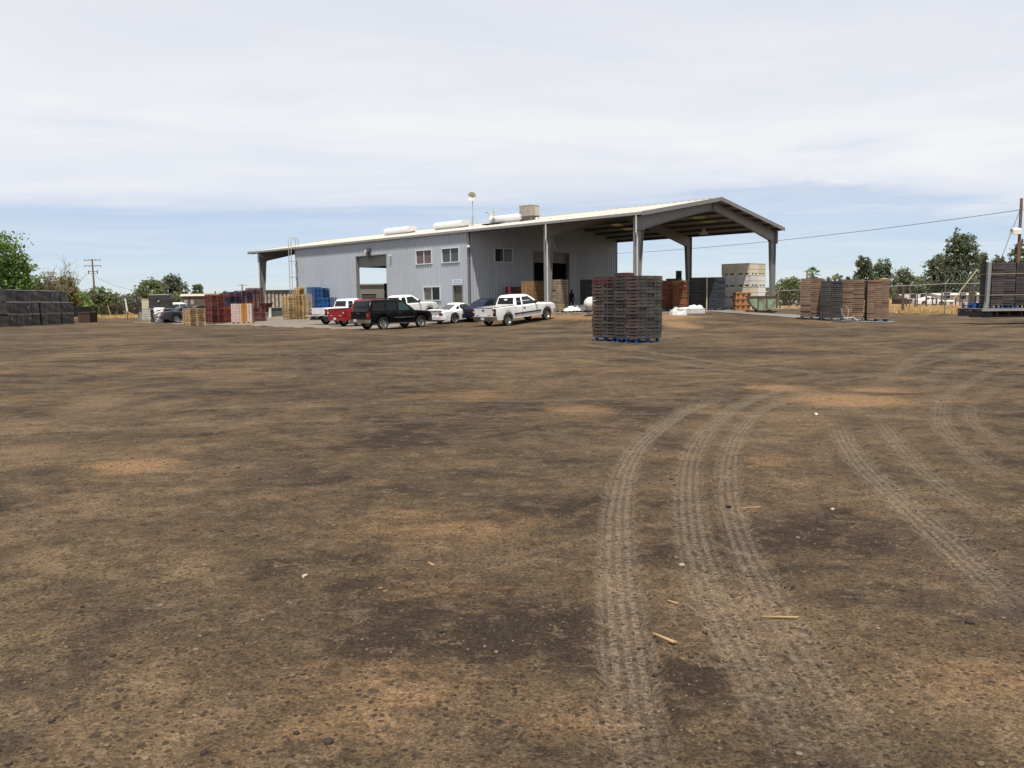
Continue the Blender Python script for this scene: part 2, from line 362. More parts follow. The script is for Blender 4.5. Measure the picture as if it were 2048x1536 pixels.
streak = gnoise(1.9, 4, .68, (.75, 1.1, 1), .12, .7, (13, 5, 0)); streak2 = gnoise(5.5, 4, .72, (.9, 1.05, 1), -.08, .4, (1, 22, 0))
def gvor(scale, off=0.0):
    n = gn('ShaderNodeTexVoronoi'); put(n.inputs['Scale'], scale); LK.new(gpos, n.inputs['Vector']); s_ = gn('ShaderNodeSeparateColor'); LK.new(n.outputs['Color'], s_.inputs[0]); return n.outputs['Distance'], s_.outputs[0], s_.outputs[1]
v_ = gmath('ADD', gmath('MULTIPLY', big, .36), gmath('ADD', gmath('MULTIPLY', mid, .30), gmath('ADD', gmath('MULTIPLY', streak, .22), gmath('MULTIPLY', fine, .12))))
DK, MD, LT, SD = (0.0334, 0.0234, 0.0152), (0.0767, 0.0523, 0.0301), (0.1404, 0.0950, 0.0541), (0.2325, 0.1407, 0.0698)
col = gmix(grange(v_, .43, .505), DK, MD); col = gmix(grange(v_, .50, .60), col, LT)
patch = gnoise(.50, 4, .6, (.9, 1, 1), .2, 1.0, (31, 8, 0))       # damp, darker stains
col = gmix(gmath('MULTIPLY', grange(patch, .49, .68), .55), col, (0.0277, 0.0216, 0.0179))
dry = gnoise(.42, 4, .65, (.9, 1, 1), -.15, .9, (3, 41, 0))
col = gmix(gmath('MULTIPLY', grange(dry, .50, .70), .55), col, (0.1550, 0.1032, 0.0603))
col = gmix(gmath('MULTIPLY', grange(streak2, .53, .66), .48), col, (0.0270, 0.0196, 0.0140)); col = gmix(gmath('MULTIPLY', grange(streak2, .47, .36), .45), col, (0.1510, 0.1063, 0.0655))
sd_n = gnoise(2.2, 4, .72, (.6, 1, 1), 0, .8)
sfac = grange(gmath('ADD', a_sand, gmath('MULTIPLY_ADD', sd_n, 1.1, -.55)), .15, .80)
col = gmix(gmath('MULTIPLY', sfac, .78), col, SD)
# packed dust and tread blocks in the wheel tracks
wob = gnoise(9, 2, .6)
rib = gmath('MULTIPLY_ADD', gmath('COSINE', gmath('ADD', gmath('MULTIPLY', a_tu, 2 * math.pi / .058), gmath('MULTIPLY', wob, 1.3))), .5, .5)
lug = gmath('MULTIPLY_ADD', gmath('SINE', gmath('ADD', gmath('MULTIPLY', a_tv, 2 * math.pi / .052), gmath('ADD', gmath('MULTIPLY', a_tu, 40.0), gmath('MULTIPLY', wob, 12.0)))), .5, .5)
tread = gmath('MULTIPLY', grange(rib, .15, .7), gmath('MULTIPLY_ADD', grange(lug, .2, .8), .5, .5))
wear = gmath('MULTIPLY', grange(gnoise(2.0, 4, .7, (1, 1, 1), 0, .8, (5, 5, 0)), .14, .44), gmath('MULTIPLY_ADD', grange(grit, .34, .56), .55, .45))
tmw = gmath('MULTIPLY', a_tm, wear)
col = gmix(gmath('MULTIPLY', tmw, gmath('MULTIPLY_ADD', tread, .52, .26), clamp=True), col, (0.1836, 0.1407, 0.1004))
# grains: own random tones, plus dark flecks painting in the shade of crevices
d1, r1_, q1_ = gvor(95); d2, r2_, q2_ = gvor(34); d3, r3_, q3_ = gvor(13)
tone = gmath('MULTIPLY', gmath('MULTIPLY_ADD', r1_, .75, .62), gmath('MULTIPLY_ADD', r2_, .36, .82))
sc_ = gn('ShaderNodeVectorMath', operation='SCALE'); LK.new(col, sc_.inputs[0]); LK.new(tone, sc_.inputs['Scale']); col = sc_.outputs[0]
col = gmix(gmath('MULTIPLY', gmath('MULTIPLY', grange(r2_, .80, .84), grange(d2, .52, .36)), .75), col, (0.0196, 0.0147, 0.0114))
col = gmix(gmath('MULTIPLY', gmath('MULTIPLY', grange(q2_, .93, .96), grange(d2, .40, .26)), .55), col, (0.1550, 0.1186, 0.0856))
col = gmix(gmath('MULTIPLY', gmath('MULTIPLY', grange(q3_, .88, .92), grange(gmath('ADD', d3, gmath('MULTIPLY', grit, .5)), .66, .5)), .55), col, (0.0229, 0.0171, 0.0130))
col = gmix(gmath('MULTIPLY', grange(grit, .54, .66), .42), col, (0.0246, 0.0180, 0.0140))
gcol = gmix(grange(gnoise(.5, 4, .65, (.5, 1.5, 1)), .35, .65), (0.2160, 0.1320, 0.0544), (0.2960, 0.1960, 0.0896)); gcol = gmix(gmath('MULTIPLY', grange(fine, .5, .7), .5), gcol, (0.1520, 0.0960, 0.0440))
col = gmix(grange(gmath('ADD', a_grass, gmath('MULTIPLY_ADD', fine, .9, -.45)), .3, .7), col, gcol)
LK.new(col, bs.inputs['Base Color'])
h = gmath('ADD', gmath('MULTIPLY', fine, .040), gmath('ADD', gmath('MULTIPLY', grit, .022), gmath('MULTIPLY', streak2, .04)))
h = gmath('SUBTRACT', h, gmath('MULTIPLY', gmath('MULTIPLY', d2, r2_), .012))
bp = gn('ShaderNodeBump'); put(bp.inputs['Strength'], 1.0); put(bp.inputs['Distance'], 1.0); LK.new(h, bp.inputs['Height']); LK.new(bp.outputs[0], bs.inputs['Normal'])
me.materials.append(gm)
ground = struct(link('ground', me)); ground['label'] = 'bare brown dirt yard with tyre tracks, dry grass field beyond'
GZ2 = gzv.reshape(ny, nx)
def gzm(x, y):                      # height of the built ground sheet, wheel ruts included
    i = int(np.clip(np.searchsorted(xs, x) - 1, 0, nx - 2)); j = int(np.clip(np.searchsorted(ys, y) - 1, 0, ny - 2)); u = (x - xs[i]) / (xs[i + 1] - xs[i]); v = (y - ys[j]) / (ys[j + 1] - ys[j])
    return float((GZ2[j, i] * (1 - u) + GZ2[j, i + 1] * u) * (1 - v) + (GZ2[j + 1, i] * (1 - u) + GZ2[j + 1, i + 1] * u) * v)

# loose stones on the dirt
def rock_shape(seed, low=False):
    bm = bmesh.new(); r_ = random.Random(seed)
    if low: bmesh.ops.create_cone(bm, cap_ends=True, cap_tris=True, segments=5, radius1=1, radius2=.55, depth=1.1); bmesh.ops.triangulate(bm, faces=bm.faces[:]); bm.verts.index_update()
    else: bmesh.ops.create_icosphere(bm, subdivisions=1, radius=1)
    for v in bm.verts: v.co *= r_.uniform(.72, 1.2); v.co.z *= .68
    V = np.array([v.co[:] for v in bm.verts]); Fc = np.array([[v.index for v in f.verts] for f in bm.faces]); bm.free(); return V, Fc
def scatter_rocks(name, n, fy, smin, smax, mat, label, low=False):
    shapes = [rock_shape(i, low) for i in range(6)]; VV = []; FF = []; k = 0
    for i in range(n):
        y = fy(rng.random()); x = rng.uniform(-.66 * y - .6, .66 * y + .6)
        if 3 * math.sin(x * 1.1 + y * .7) + 2 * math.sin(x * .43 - y * 1.3) + rng.uniform(-4, 4) < -1.5: continue
        s = smin * (smax / smin) ** (rng.random() ** 3)
        V, Fc = shapes[i % 6]; a = rng.uniform(0, 6.28); c_, s_ = math.cos(a), math.sin(a); q = V * s * np.array([rng.uniform(.8, 1.4), 1, rng.uniform(.6, 1)])
        q = np.c_[q[:, 0] * c_ - q[:, 1] * s_, q[:, 0] * s_ + q[:, 1] * c_, q[:, 2]] + np.array([x, y, gzm(x, y) + s * .12]); VV.append(q); FF.append(Fc + k); k += len(q)
    V = np.vstack(VV); Fc = np.vstack(FF); m_ = bpy.data.meshes.new(name); m_.from_pydata(V.tolist(), [], Fc.tolist()); m_.materials.append(mat)
    m_.polygons.foreach_set('use_smooth', [True] * len(m_.polygons)); o = link(name, m_); stuff(o, label, 'gravel'); return o
def island_mat(name, a, b, rough=.9):
    m = bpy.data.materials.new(name); m.use_nodes = True; t = m.node_tree; b_ = t.nodes['Principled BSDF']; b_.inputs['Roughness'].default_value = rough; b_.inputs['Specular IOR Level'].default_value = .2
    g = t.nodes.new('ShaderNodeNewGeometry'); r_ = t.nodes.new('ShaderNodeValToRGB'); r_.color_ramp.elements[0].color = (*a, 1); r_.color_ramp.elements[1].color = (*b, 1); r_.color_ramp.elements[0].position = .35
    t.links.new(g.outputs['Random Per Island'], r_.inputs[0]); t.links.new(r_.outputs[0], b_.inputs['Base Color']); return m
stone_m = island_mat('stone_mix', (.029, .021, .015), (.15, .108, .07))
scatter_rocks('gravel', 26000, lambda u: 2.0 + 6.5 * u ** 1.15, .0022, .0085, stone_m, 'fine gravel scattered over the near dirt yard', True)
scatter_rocks('gravel', 1500, lambda u: 2.1 + 6.0 * u ** 1.1, .007, .017, stone_m, 'small stones and clods lying on the near dirt yard')
scatter_rocks('gravel', 5000, lambda u: 7 + 20 * u ** 1.4, .006, .020, stone_m, 'clods scattered across the middle of the dirt yard', True)

# concrete slab, asphalt lot, driveway
conc = pmat('concrete', (.24, .215, .185), .85, var=.15, scale=.8, bump=.2, bscale=8, dirt=(.16, .12, .085), dirt_amt=.5)
mb = MB(); mb.box(-36.2, 17.3, -.8, 20.3, .1, SLAB)
slab = struct(mb.build('concrete_slab', conc)); slab.location = (BC[0], BC[1], 0); slab.rotation_euler = (0, 0, B_ROT)
asph = pmat('old_asphalt', (.20, .172, .135), .9, var=.22, scale=.5, bump=.3, bscale=25, dirt=(.10, .078, .055), dirt_amt=.7, dirt_scale=.25)
mb = MB(); nxl, nyl = 72, 34; vs = []; fs = []
for j in range(nyl):
    for i in range(nxl):
        bx = LOT[0] + (LOT[1] - LOT[0]) * i / (nxl - 1); by = LOT[2] + (LOT[3] - LOT[2]) * j / (nyl - 1)
        if j == 0: by += .5 * math.sin(bx * .8) + .35 * math.sin(bx * 2.3)
        if i == nxl - 1: bx += .8 * math.sin(by * .9) + .4 * math.sin(by * 2.7)
        if i == 0: bx += .6 * math.sin(by * 1.1)
        x, y = b2w(bx, by); edge_ = (j == 0 or i in (0, nxl - 1)); vs.append((x, y, gzf(x, y) + (-.03 if edge_ else .012)))
for j in range(nyl - 1):
    for i in range(nxl - 1): k = j * nxl + i; fs.append((k, k + 1, k + nxl + 1, k + nxl))
mb.add(vs, fs); struct(mb.build('asphalt_lot', asph, smooth=True))
# driveway climbing to the slab at the open gable end
A = [gp(1418, 623.5), gp(1520, 631), gp(1640, 640.5), gp(1730, 644.8), gp(1790, 646.5)]; Bq = [gp(1440, 620), gp(1510, 624.5), gp(1602, 631), gp(1700, 636.5), gp(1800, 644)]
mb = MB(); vs = []; n_ = 0
PA, _ = resample(A, .5); PB, _ = resample(Bq, .5); m_ = 60; PA = PA[np.linspace(0, len(PA) - 1, m_).astype(int)]; PB = PB[np.linspace(0, len(PB) - 1, m_).astype(int)]
for a, b in zip(PA, PB):
    for t in np.linspace(0, 1, 7):
        q = a + (b - a) * t; vs.append((q[0], q[1], gzf(*q) + (.03 if 0 < t < 1 else .035)))
mb.add(vs, [(i * 7 + j, i * 7 + j + 1, (i + 1) * 7 + j + 1, (i + 1) * 7 + j) for i in range(m_ - 1) for j in range(6)])
struct(mb.build('concrete_driveway', pmat('driveway_concrete', (.20, .185, .165), .9, var=.2, scale=.6, bump=.2, dirt=(.09, .07, .05), dirt_amt=.6), smooth=True))
# ------------------------------------------------------------------ the packing shed
M_wall = pmat('wall_steel', (.45, .49, .54), .45, metal=0, var=.05, scale=.5, spec=.4, dirt=(.37, .38, .40), dirt_amt=.35, dirt_scale=.35, stretch=(1, 1, .25))
M_in = pmat('liner_grey', (.16, .155, .15), .8, var=.15)
M_steel = pmat('frame_steel', (.25, .25, .24), .55, var=.12, scale=1.2, dirt=(.17, .15, .13), dirt_amt=.5)
M_trim = pmat('trim_grey', (.23, .225, .22), .5, var=.08)
M_gut = pmat('gutter_steel', (.30, .29, .275), .5, var=.1)
M_roof = pmat('roof_white', (.60, .57, .51), .5, var=.06, scale=.4, dirt=(.48, .41, .30), dirt_amt=.5, dirt_scale=.3)
M_under = pmat('roof_liner', (.46, .42, .36), .8, var=.08)
M_white = pmat('white_paint', (.78, .77, .74), .45, var=.04)
M_black = pmat('shade_black', (.02, .02, .02), .7, var=.2)  # painted shade for the insides of trays, crates and the nest box hole
M_dark = pmat('dark_inside', (.05, .05, .05), .8, var=.2)
def glass(name, col, rough=.05, spec=.5):
    return pmat(name, col, rough, var=.05, spec=min(spec, .22), coat=0)
M_glass = glass('window_glass', (.035, .042, .045)); M_glassr = glass('window_glass_curtain', (.16, .11, .12)); M_glassb = glass('window_glass_blue', (.075, .10, .115))
M_chrome = pmat('chrome', (.6, .6, .6), .15, metal=1, var=.05)
shed = thing('packing_shed', 'long grey corrugated metal packing shed with open canopies at both ends', 'building', (BC[0], BC[1], 0), B_ROT)
OV = .12
SL = (RIDGE - EAVE) / (BW / 2 + OV)
def roofz(y): return EAVE + SL * (min(y, BW - y) + OV)
PITCHR = .305
def rib_profile(a, b, h=.048, pitch=PITCHR):
    ks = [a, b]; k0 = int(math.floor(a / pitch)) - 1
    for k in range(k0, int(math.ceil(b / pitch)) + 2):
        for d in (-.055, -.028, .028, .055): q = k * pitch + d; ks += [q] if a < q < b else []
    def f(q): d = abs((q / pitch - round(q / pitch)) * pitch); return h if d <= .0281 else (h * (.055 - d) / .027 if d < .055 else 0)
    return [(q, f(q)) for q in sorted(ks)]
def ribbed_rect(mb, axis, a, b, z0, z1, off, sgn, mi=0, top=None):
    """vertical sheet; axis 'x': sheet along x at y=off, ribs towards sgn*y ; axis 'y': along y at x=off"""
    pr = rib_profile(a, b); vs = []
    for q, h in pr:
        zt = top(q) if top else z1
        for z in (z0, zt): vs.append((q, off + sgn * h, z) if axis == 'x' else (off + sgn * h, q, z))
    mb.add(vs, [(2 * i, 2 * i + 2, 2 * i + 3, 2 * i + 1) for i in range(len(pr) - 1)], mi)
def wall_with_holes(mb, axis, a, b, z0, z1, holes, off, sgn, top=None, inner=None):
    bp_ = sorted({a, b, *[h[0] for h in holes], *[h[1] for h in holes]})
    for p, q in zip(bp_[:-1], bp_[1:]):
        hs = sorted([(h[2], h[3]) for h in holes if h[0] <= p + 1e-6 and h[1] >= q - 1e-6]); z = z0
        for lo, hi in hs:
            if lo > z + 1e-6: ribbed_rect(mb, axis, p, q, z, lo, off, sgn)
            z = hi
        ribbed_rect(mb, axis, p, q, z, z1, off, sgn, top=top)
        if inner is not None:
            z = z0
            for lo, hi in hs + [(min(top(p), top(q)) - .05 if top else z1, 99)]:
                if lo > z + 1e-6:
                    if axis == 'x': mb.box(p, q, min(off, off - sgn * .002) - sgn * .16 if sgn > 0 else off + .04, (off - .04 if sgn > 0 else off + .16), z, lo, 1)
                    else: mb.box(off - .16 if sgn > 0 else off + .04, off - .04 if sgn > 0 else off + .16, p, q, z, lo, 1)
                z = hi
WX0 = -26.0
DOOR_F = (-15.4, -10.7, SLAB, 5.82); W1 = (-6.55, -4.55, 4.75, 5.83); W2 = (-3.2, -1.15, 4.75, 5.83); W3 = (-5.66, -3.56, 1.71, 2.76); DOOR_M = (-1.95, -.78, SLAB, 2.87)
W4 = (2.84, 4.83, 4.78, 5.8); DOOR_E = (7.42, 12.13, SLAB, 5.75); DOOR_B = (-30, -8.0, SLAB, 5.3)
mb = MB(); wall_with_holes(mb, 'x', WX0, 0, .05, EAVE - .1, [DOOR_F, W1, W2, W3, DOOR_M], 0, -1, inner=1); mb.build('front_wall', [M_wall, M_in], shed)
mb = MB(); wall_with_holes(mb, 'y', 0, BW, .05, 0, [W4, DOOR_E], 0, 1, top=lambda y: roofz(y) - .05, inner=1); mb.build('end_wall', [M_wall, M_in], shed)
mb = MB(); wall_with_holes(mb, 'x', WX0, 0, .05, EAVE - .1, [], BW, 1, inner=1); mb.build('back_wall', [M_wall, M_in], shed)
mb = MB(); wall_with_holes(mb, 'y', 0, BW, .05, 0, [(7.2, 12.2, SLAB, 5.33)], WX0, -1, top=lambda y: roofz(y) - .05, inner=1); mb.build('end_wall', [M_wall, M_in], shed)
# roof: two slopes with translucent strips over the open canopy
RX0, RX1 = -35.3, 16.8
def roof_slope(mb, side, holes):
    xsb = sorted({RX0, RX1, *[h[0] for h in holes], *[h[1] for h in holes]}); half = BW / 2
    def P(x, s, dz): y = -OV + s * (half + OV); z = EAVE + SL * (y + OV) + dz; return (x, y if side == 0 else BW - y, z)
    for p, q in zip(xsb[:-1], xsb[1:]):
        hs = sorted([(h[2], h[3]) for h in holes if h[0] <= p + 1e-6 and h[1] >= q - 1e-6]); s = 0
        for lo, hi in hs + [(1, 2)]:
            if lo > s:
                pr = rib_profile(p, q, .04, .61); vs = []
                for x, h_ in pr: vs += [P(x, s, h_ + .02), P(x, lo, h_ + .02)]
                mb.add(vs, [(2 * i, 2 * i + 2, 2 * i + 3, 2 * i + 1) for i in range(len(pr) - 1)], 0)
                mb.add([P(p, s, -.03), P(q, s, -.03), P(q, lo, -.03), P(p, lo, -.03)], [(0, 1, 2, 3)], 1)
            s = hi
skyA = [(3.4, 4.5, .34, .60), (11.6, 12.7, .36, .58)]
mb = MB(); roof_slope(mb, 0, []); roof_slope(mb, 1, skyA); mb.box(RX0, RX1, BW / 2 - .25, BW / 2 + .25, RIDGE + .012, RIDGE + .05, 0)
roof = mb.build('roof', [M_roof, M_under], shed)
M_sky = pmat('fibreglass_panel', (.55, .50, .36), .5, var=.1); _n = M_sky.node_tree.nodes; _t = _n.new('ShaderNodeBsdfTranslucent'); _t.inputs[0].default_value = (.27, .235, .14, 1)
_ms = _n.new('ShaderNodeMixShader'); _ms.inputs[0].default_value = .6; M_sky.node_tree.links.new(_n['Principled BSDF'].outputs[0], _ms.inputs[1]); M_sky.node_tree.links.new(_t.outputs[0], _ms.inputs[2]); M_sky.node_tree.links.new(_ms.outputs[0], _n['Material Output'].inputs[0])
for a, b, s0, s1 in skyA:
    mb = MB(); y0, y1 = [-OV + s * (BW / 2 + OV) for s in (s0, s1)]; za, zb2 = EAVE + SL * (y0 + OV), EAVE + SL * (y1 + OV); y0, y1 = BW - y0, BW - y1
    mb.add([(a, y0, za), (b, y0, za), (b, y1, zb2), (a, y1, zb2), (a, y0, za + .012), (b, y0, za + .012), (b, y1, zb2 + .012), (a, y1, zb2 + .012)],
           [(0, 1, 2, 3), (4, 5, 6, 7), (0, 1, 5, 4), (1, 2, 6, 5), (2, 3, 7, 6), (3, 0, 4, 7)])
    mb.build('skylight_panel', M_sky, roof)
for y, s in ((-OV, -1), (BW + OV, 1)):
    mb = MB(); yo = y + s * .12; mb.box(RX0 - .02, RX1 + .02, min(y, yo), max(y, yo), EAVE - .15, EAVE + .025); mb.build('gutter', M_gut, roof)
for x, s in ((RX0, -1), (RX1, 1)):      # rake trim on both gables
    for sd_ in (0, 1):
        mb = MB(); yy = [-.24, BW / 2] if sd_ == 0 else [BW / 2, BW + .24]; zz_ = [EAVE + SL * -.12, RIDGE]
        if sd_: zz_ = zz_[::-1]
        mb.prism([(yy[0], zz_[0] - .20), (yy[1], zz_[1] - .20), (yy[1], zz_[1] + .075), (yy[0], zz_[0] + .075)], 'x', x, x + s * .06); mb.build('rake_trim', M_trim, roof)
# steel frames
def ibeam(mb, x, top, bot, fw_):
    n = len(top); mb.prism(top + bot[::-1], 'x', x - .012, x + .012)
    for L in (top, bot):
        for (ya, za), (yb_, zb) in zip(L[:-1], L[1:]):
            d = Vector((yb_ - ya, zb - za)).normalized(); nn = Vector((-d.y, d.x)) * .014
            mb.prism([(ya - nn.x, za - nn.y), (yb_ - nn.x, zb - nn.y), (yb_ + nn.x, zb + nn.y), (ya + nn.x, za + nn.y)], 'x', x - fw_ / 2, x + fw_ / 2)
for x in (-33.4, 8.15, 16.1):
    for side in (0, 1):
        fy_ = (lambda y: y) if side == 0 else (lambda y: BW - y)
        mb = MB(); ztop = roofz(0) - .26
        ibeam(mb, x, [(fy_(.02), SLAB), (fy_(.02), ztop)], [(fy_(.38), SLAB), (fy_(.82), ztop - .75)], .26)
        mb.cbox((x, fy_(.45), ztop - .78), (.30, .95, .05)); mb.cbox((x, fy_(.2), SLAB + .02), (.36, .5, .03))
        mb.build('column', M_steel, shed)
        mb = MB(); yr = BW / 2; top = [(fy_(.05), roofz(.05) - .26), (fy_(yr), roofz(yr) - .26)]; bot = [(fy_(.82), ztop - .75), (fy_(yr * .55), roofz(yr * .55) - .26 - .62), (fy_(yr), roofz(yr) - .26 - .52)]
        ibeam(mb, x, top, bot, .24)
        mb.cbox((x, fy_(yr - .02), roofz(yr) - .55), (.26, .04, .62)); mb.build('rafter', M_steel, shed)
M_purl = pmat('purlin_steel', (.12, .115, .105), .6, var=.12)
for x0, x1 in ((.06, 16.75), (-35.25, -26.08)):
    for k in range(13):
        y = .15 + k * (BW - .3) / 12; z = roofz(y) - .035
        mb = MB(); mb.box(x0, x1, y - .035, y + .035, z - .22, z); mb.build('purlin', M_purl, roof)
# openings
def frame(mb, axis, a, b, z0, z1, off, dep, w_=.07, mi=0):
    def bx(p, q, r, s):
        if axis == 'x': mb.box(p, q, min(off, off + dep), max(off, off + dep), r, s, mi)
        else: mb.box(min(off, off + dep), max(off, off + dep), p, q, r, s, mi)
    bx(a - w_, a, z0 - w_, z1 + w_); bx(b, b + w_, z0 - w_, z1 + w_); bx(a, b, z1, z1 + w_); bx(a, b, z0 - w_, z0)
def window(axis, W, off, sgn, gl, gl2=None, lab=None):
    a, b, z0, z1 = W; mb = MB(); frame(mb, axis, a, b, z0, z1, off + sgn * .085, -sgn * .13, .065)
    m_ = (a + b) / 2
    if axis == 'x': mb.box(m_ - .035, m_ + .035, min(off + sgn * .04, off), max(off + sgn * .04, off), z0, z1)
    else: mb.box(min(off + sgn * .04, off), max(off + sgn * .04, off), m_ - .035, m_ + .035, z0, z1)
    wo = mb.build('window', M_white, shed)
    if lab: wo['label'] = lab
    for (p, q), g_ in (((a, m_ - .035), gl), ((m_ + .035, b), gl2 or gl)):
        mb = MB(); o1, o2 = off - sgn * .02, off - sgn * .03
        if axis == 'x': mb.box(p, q, min(o1, o2), max(o1, o2), z0, z1)
        else: mb.box(min(o1, o2), max(o1, o2), p, q, z0, z1)
        mb.build('pane', g_, wo)
    return wo
window('x', W1, 0, -1, M_glassr, lab='upper window with a rosy curtain behind the glass'); window('x', W2, 0, -1, M_glassb); window('x', W3, 0, -1, M_glassr if False else pmat('blind_glass', (.15, .15, .135), .1, spec=.6), M_glass); window('y', W4, 0, 1, M_glass, M_glassb)
def bigdoor(axis, D, off, sgn, zb):
    mb = MB(); a, b, z0, z1 = D
    def bx(p, q, o1, o2, r, s):
        if axis == 'x': mb.box(p, q, min(o1, o2), max(o1, o2), r, s)
        else: mb.box(min(o1, o2), max(o1, o2), p, q, r, s)
    i = -sgn
    bx(a, a + .06, off + sgn * .05, off + i * .3, z0, z1); bx(b - .06, b, off + sgn * .05, off + i * .3, z0, z1); bx(a + .06, b - .06, off + sgn * .05, off + i * .3, z1 - .06, z1)
    fr = mb.build('door_frame', M_trim, shed)
    n = 5; hgt = (z1 - .06 - zb) / n
    for k in range(n):
        mb = MB(); r = zb + k * hgt
        bx(a + .06, b - .06, off + i * .20, off + i * .24, r + .012, r + hgt); mb.build('door_slat', M_steel, fr)
bigdoor('x', DOOR_F, 0, -1, 4.78); bigdoor('y', DOOR_E, 0, 1, 4.81)
mb = MB(); frame(mb, 'x', DOOR_M[0] + .07, DOOR_M[1] - .07, SLAB + .07, DOOR_M[3] - .07, -.06, .2, .07); ef = mb.build('entry_frame', M_trim, shed)
mb = MB(); mb.box(DOOR_M[0] + .08, DOOR_M[1] - .08, .10, .145, SLAB + .02, DOOR_M[3] - .08); mb.build('entry_door', pmat('door_brown', (.10, .088, .07), .5), shed)
mb = MB(); mb.tube((-1.0, .09, 1.65), (-1.0, .0, 1.65), .03).tube((-1.0, .0, 1.65), (-1.12, .0, 1.65), .018); mb.build('handle', M_chrome, shed)
def text_mesh(s, size, mat, parent, loc, rot, shear=0.0, extr=.004, sx=1.0, name='lettering'):
    c = bpy.data.curves.new('lettering', 'FONT'); c.body = s; c.size = size; c.align_x = 'CENTER'; c.align_y = 'CENTER'; c.extrude = extr; c.shear = shear; c.resolution_u = 3
    t = bpy.data.objects.new('tmp_text', c); COL.objects.link(t); bpy.context.view_layer.update()
    me_ = bpy.data.meshes.new_from_object(t); bpy.data.objects.remove(t); me_.materials.clear(); me_.materials.append(mat)
    o = link(name, me_, parent); o.location = loc; o.rotation_euler = rot; o.scale = (sx, 1, 1); return o
M_ink = pmat('sign_ink', (.10, .16, .26), .6, var=.05)
sign = thing('office_sign', 'small white lettered sign fixed above the office entry door', 'sign', (*b2w(-1.38, -.062), 3.11), B_ROT)
mb = MB(); mb.box(-.56, .56, -.015, .012, -.21, .21); mb.build('board', pmat('sign_white', (.80, .84, .86), .4, var=.03), sign)
text_mesh('SHIPPING AND', .135, M_ink, sign, (0, -.019, .085), (R(90), 0, 0)); text_mesh('RECEIVING OFFICE', .115, M_ink, sign, (0, -.019, -.09), (R(90), 0, 0))
# corner trim, downspouts, conduits, ladder
mb = MB(); mb.box(-.02, .14, -.16, -.045, .62, EAVE - .15); mb.build('downspout', pmat('downspout_brown', (.20, .175, .165), .5), shed)
for x in (16.35, 8.42):
    mb = MB(); mb.path([(x, -.19, EAVE - .12), (x, -.19, EAVE - 1.25), (x, -.06, EAVE - 1.6), (x, -.06, SLAB + .1)], .055, 8); mb.build('downspout', pmat('downspout_white', (.62, .62, .61), .45), shed)
mb = MB(); mb.path([(-33.3, -.19, EAVE - .12), (-33.3, -.19, EAVE - 1.0), (-33.3, -.05, EAVE - 1.25), (-33.3, -.05, SLAB)], .05, 8); mb.build('downspout', MATS['downspout_white'], shed)
mb = MB(); mb.box(15.9, 16.3, BW + .02, BW + .16, EAVE - 1.2, EAVE - .2); mb.path([(16.1, BW + .1, EAVE - 1.2), (16.1, BW + .1, SLAB)], .05, 8); mb.build('downspout', M_steel, shed)
M_galv = pmat('galvanised', (.52, .50, .46), .5, metal=.3, var=.12)
mb = MB(); lx = -26.25
for s in (-.26, .26):
    mb.path([(lx + s, -.42, .7), (lx + s, -.42, 7.75)], .035, 6)
    arc = [(lx + s, -.42, 7.75)] + [(lx + s, -.42 + .42 - .42 * math.cos(a), 7.75 + .40 * math.sin(a)) for a in np.linspace(.3, math.pi, 8)] + [(lx + s, .42, 7.1)]
    mb.path(arc, .035, 6)
    for z in (2.2, 4.2, 5.8): mb.tube((lx + s, -.42, z), (lx + s, -.02, z), .025)
for k in range(22): mb.tube((lx - .26, -.42, .95 + k * .305), (lx + .26, -.42, .95 + k * .305), .02, n=5)
mb.build('roof_ladder', M_galv, shed)
mb = MB(); mb.path([(lx + .62, -.06, 1.0), (lx + .62, -.06, 5.9)], .03, 6); mb.path([(lx + .62, -.06, 5.7), (lx + .9, -.25, 5.6), (lx + .7, -.3, 5.3)], .025, 5); mb.path([(lx + .62, -.06, 4.3), (lx + .9, -.25, 4.2), (lx + .7, -.3, 3.9)], .025, 5); mb.build('conduit', M_dark, shed)
def lamp(name, lab, loc, parts):
    t = thing(name, lab, 'lamp', loc, B_ROT)
    for nm, mb_, m_ in parts: mb_.build(nm, m_, t, smooth=True)
mb1 = MB(); mb1.box(-.32, .32, -.30, -.04, .0, .32).box(-.12, .16, -.1, -.04, -.75, 0); mb2 = MB(); mb2.box(-.26, .02, -.34, -.30, .02, .22); mb2.tube((-.1, -.36, .02), (-.1, -.2, -.14), .13, .05, 10)
lamp('flood_light', 'dark box flood light mounted above the large front doorway', (*b2w(-13.3, -.02), 6.1), [('housing', mb1, pmat('lamp_brown', (.10, .095, .085), .5)), ('lens', mb2, pmat('lens_cream', (.6, .55, .45), .3))])
mb1 = MB(); mb1.lathe([(0, -.12), (.14, -.06), (.14, .06), (0, .12)], 12); mb2 = MB(); mb2.box(-.03, .03, 0, .14, -.03, .03)
lamp('wall_lamp', 'small round white lamp on the corner of the shed', (*b2w(.2, -.22), 5.85), [('globe', mb1, M_white), ('bracket', mb2, M_trim)])
mb1 = MB(); mb1.lathe([(0, -.08), (.1, -.04), (.1, .04), (0, .08)], 10); mb2 = MB(); mb2.path([(0, .0, -.05), (.02, .12, -.3), (.02, .12, -.9)], .02)
lamp('pipe_cap_lamp', 'little white round light on a thin stem right of the large doorway', (*b2w(-10.05, -.15), 5.62), [('globe', mb1, M_white), ('stem', mb2, M_trim)])
mb1 = MB(); mb1.lathe([(.06, .42), (.12, .36), (.16, .22), (.36, .02), (.37, -.04), (.34, -.04), (.1, .2)], 16); mb2 = MB(); mb2.path([(0, 0, .42), (0, 0, 1.05)], .025)
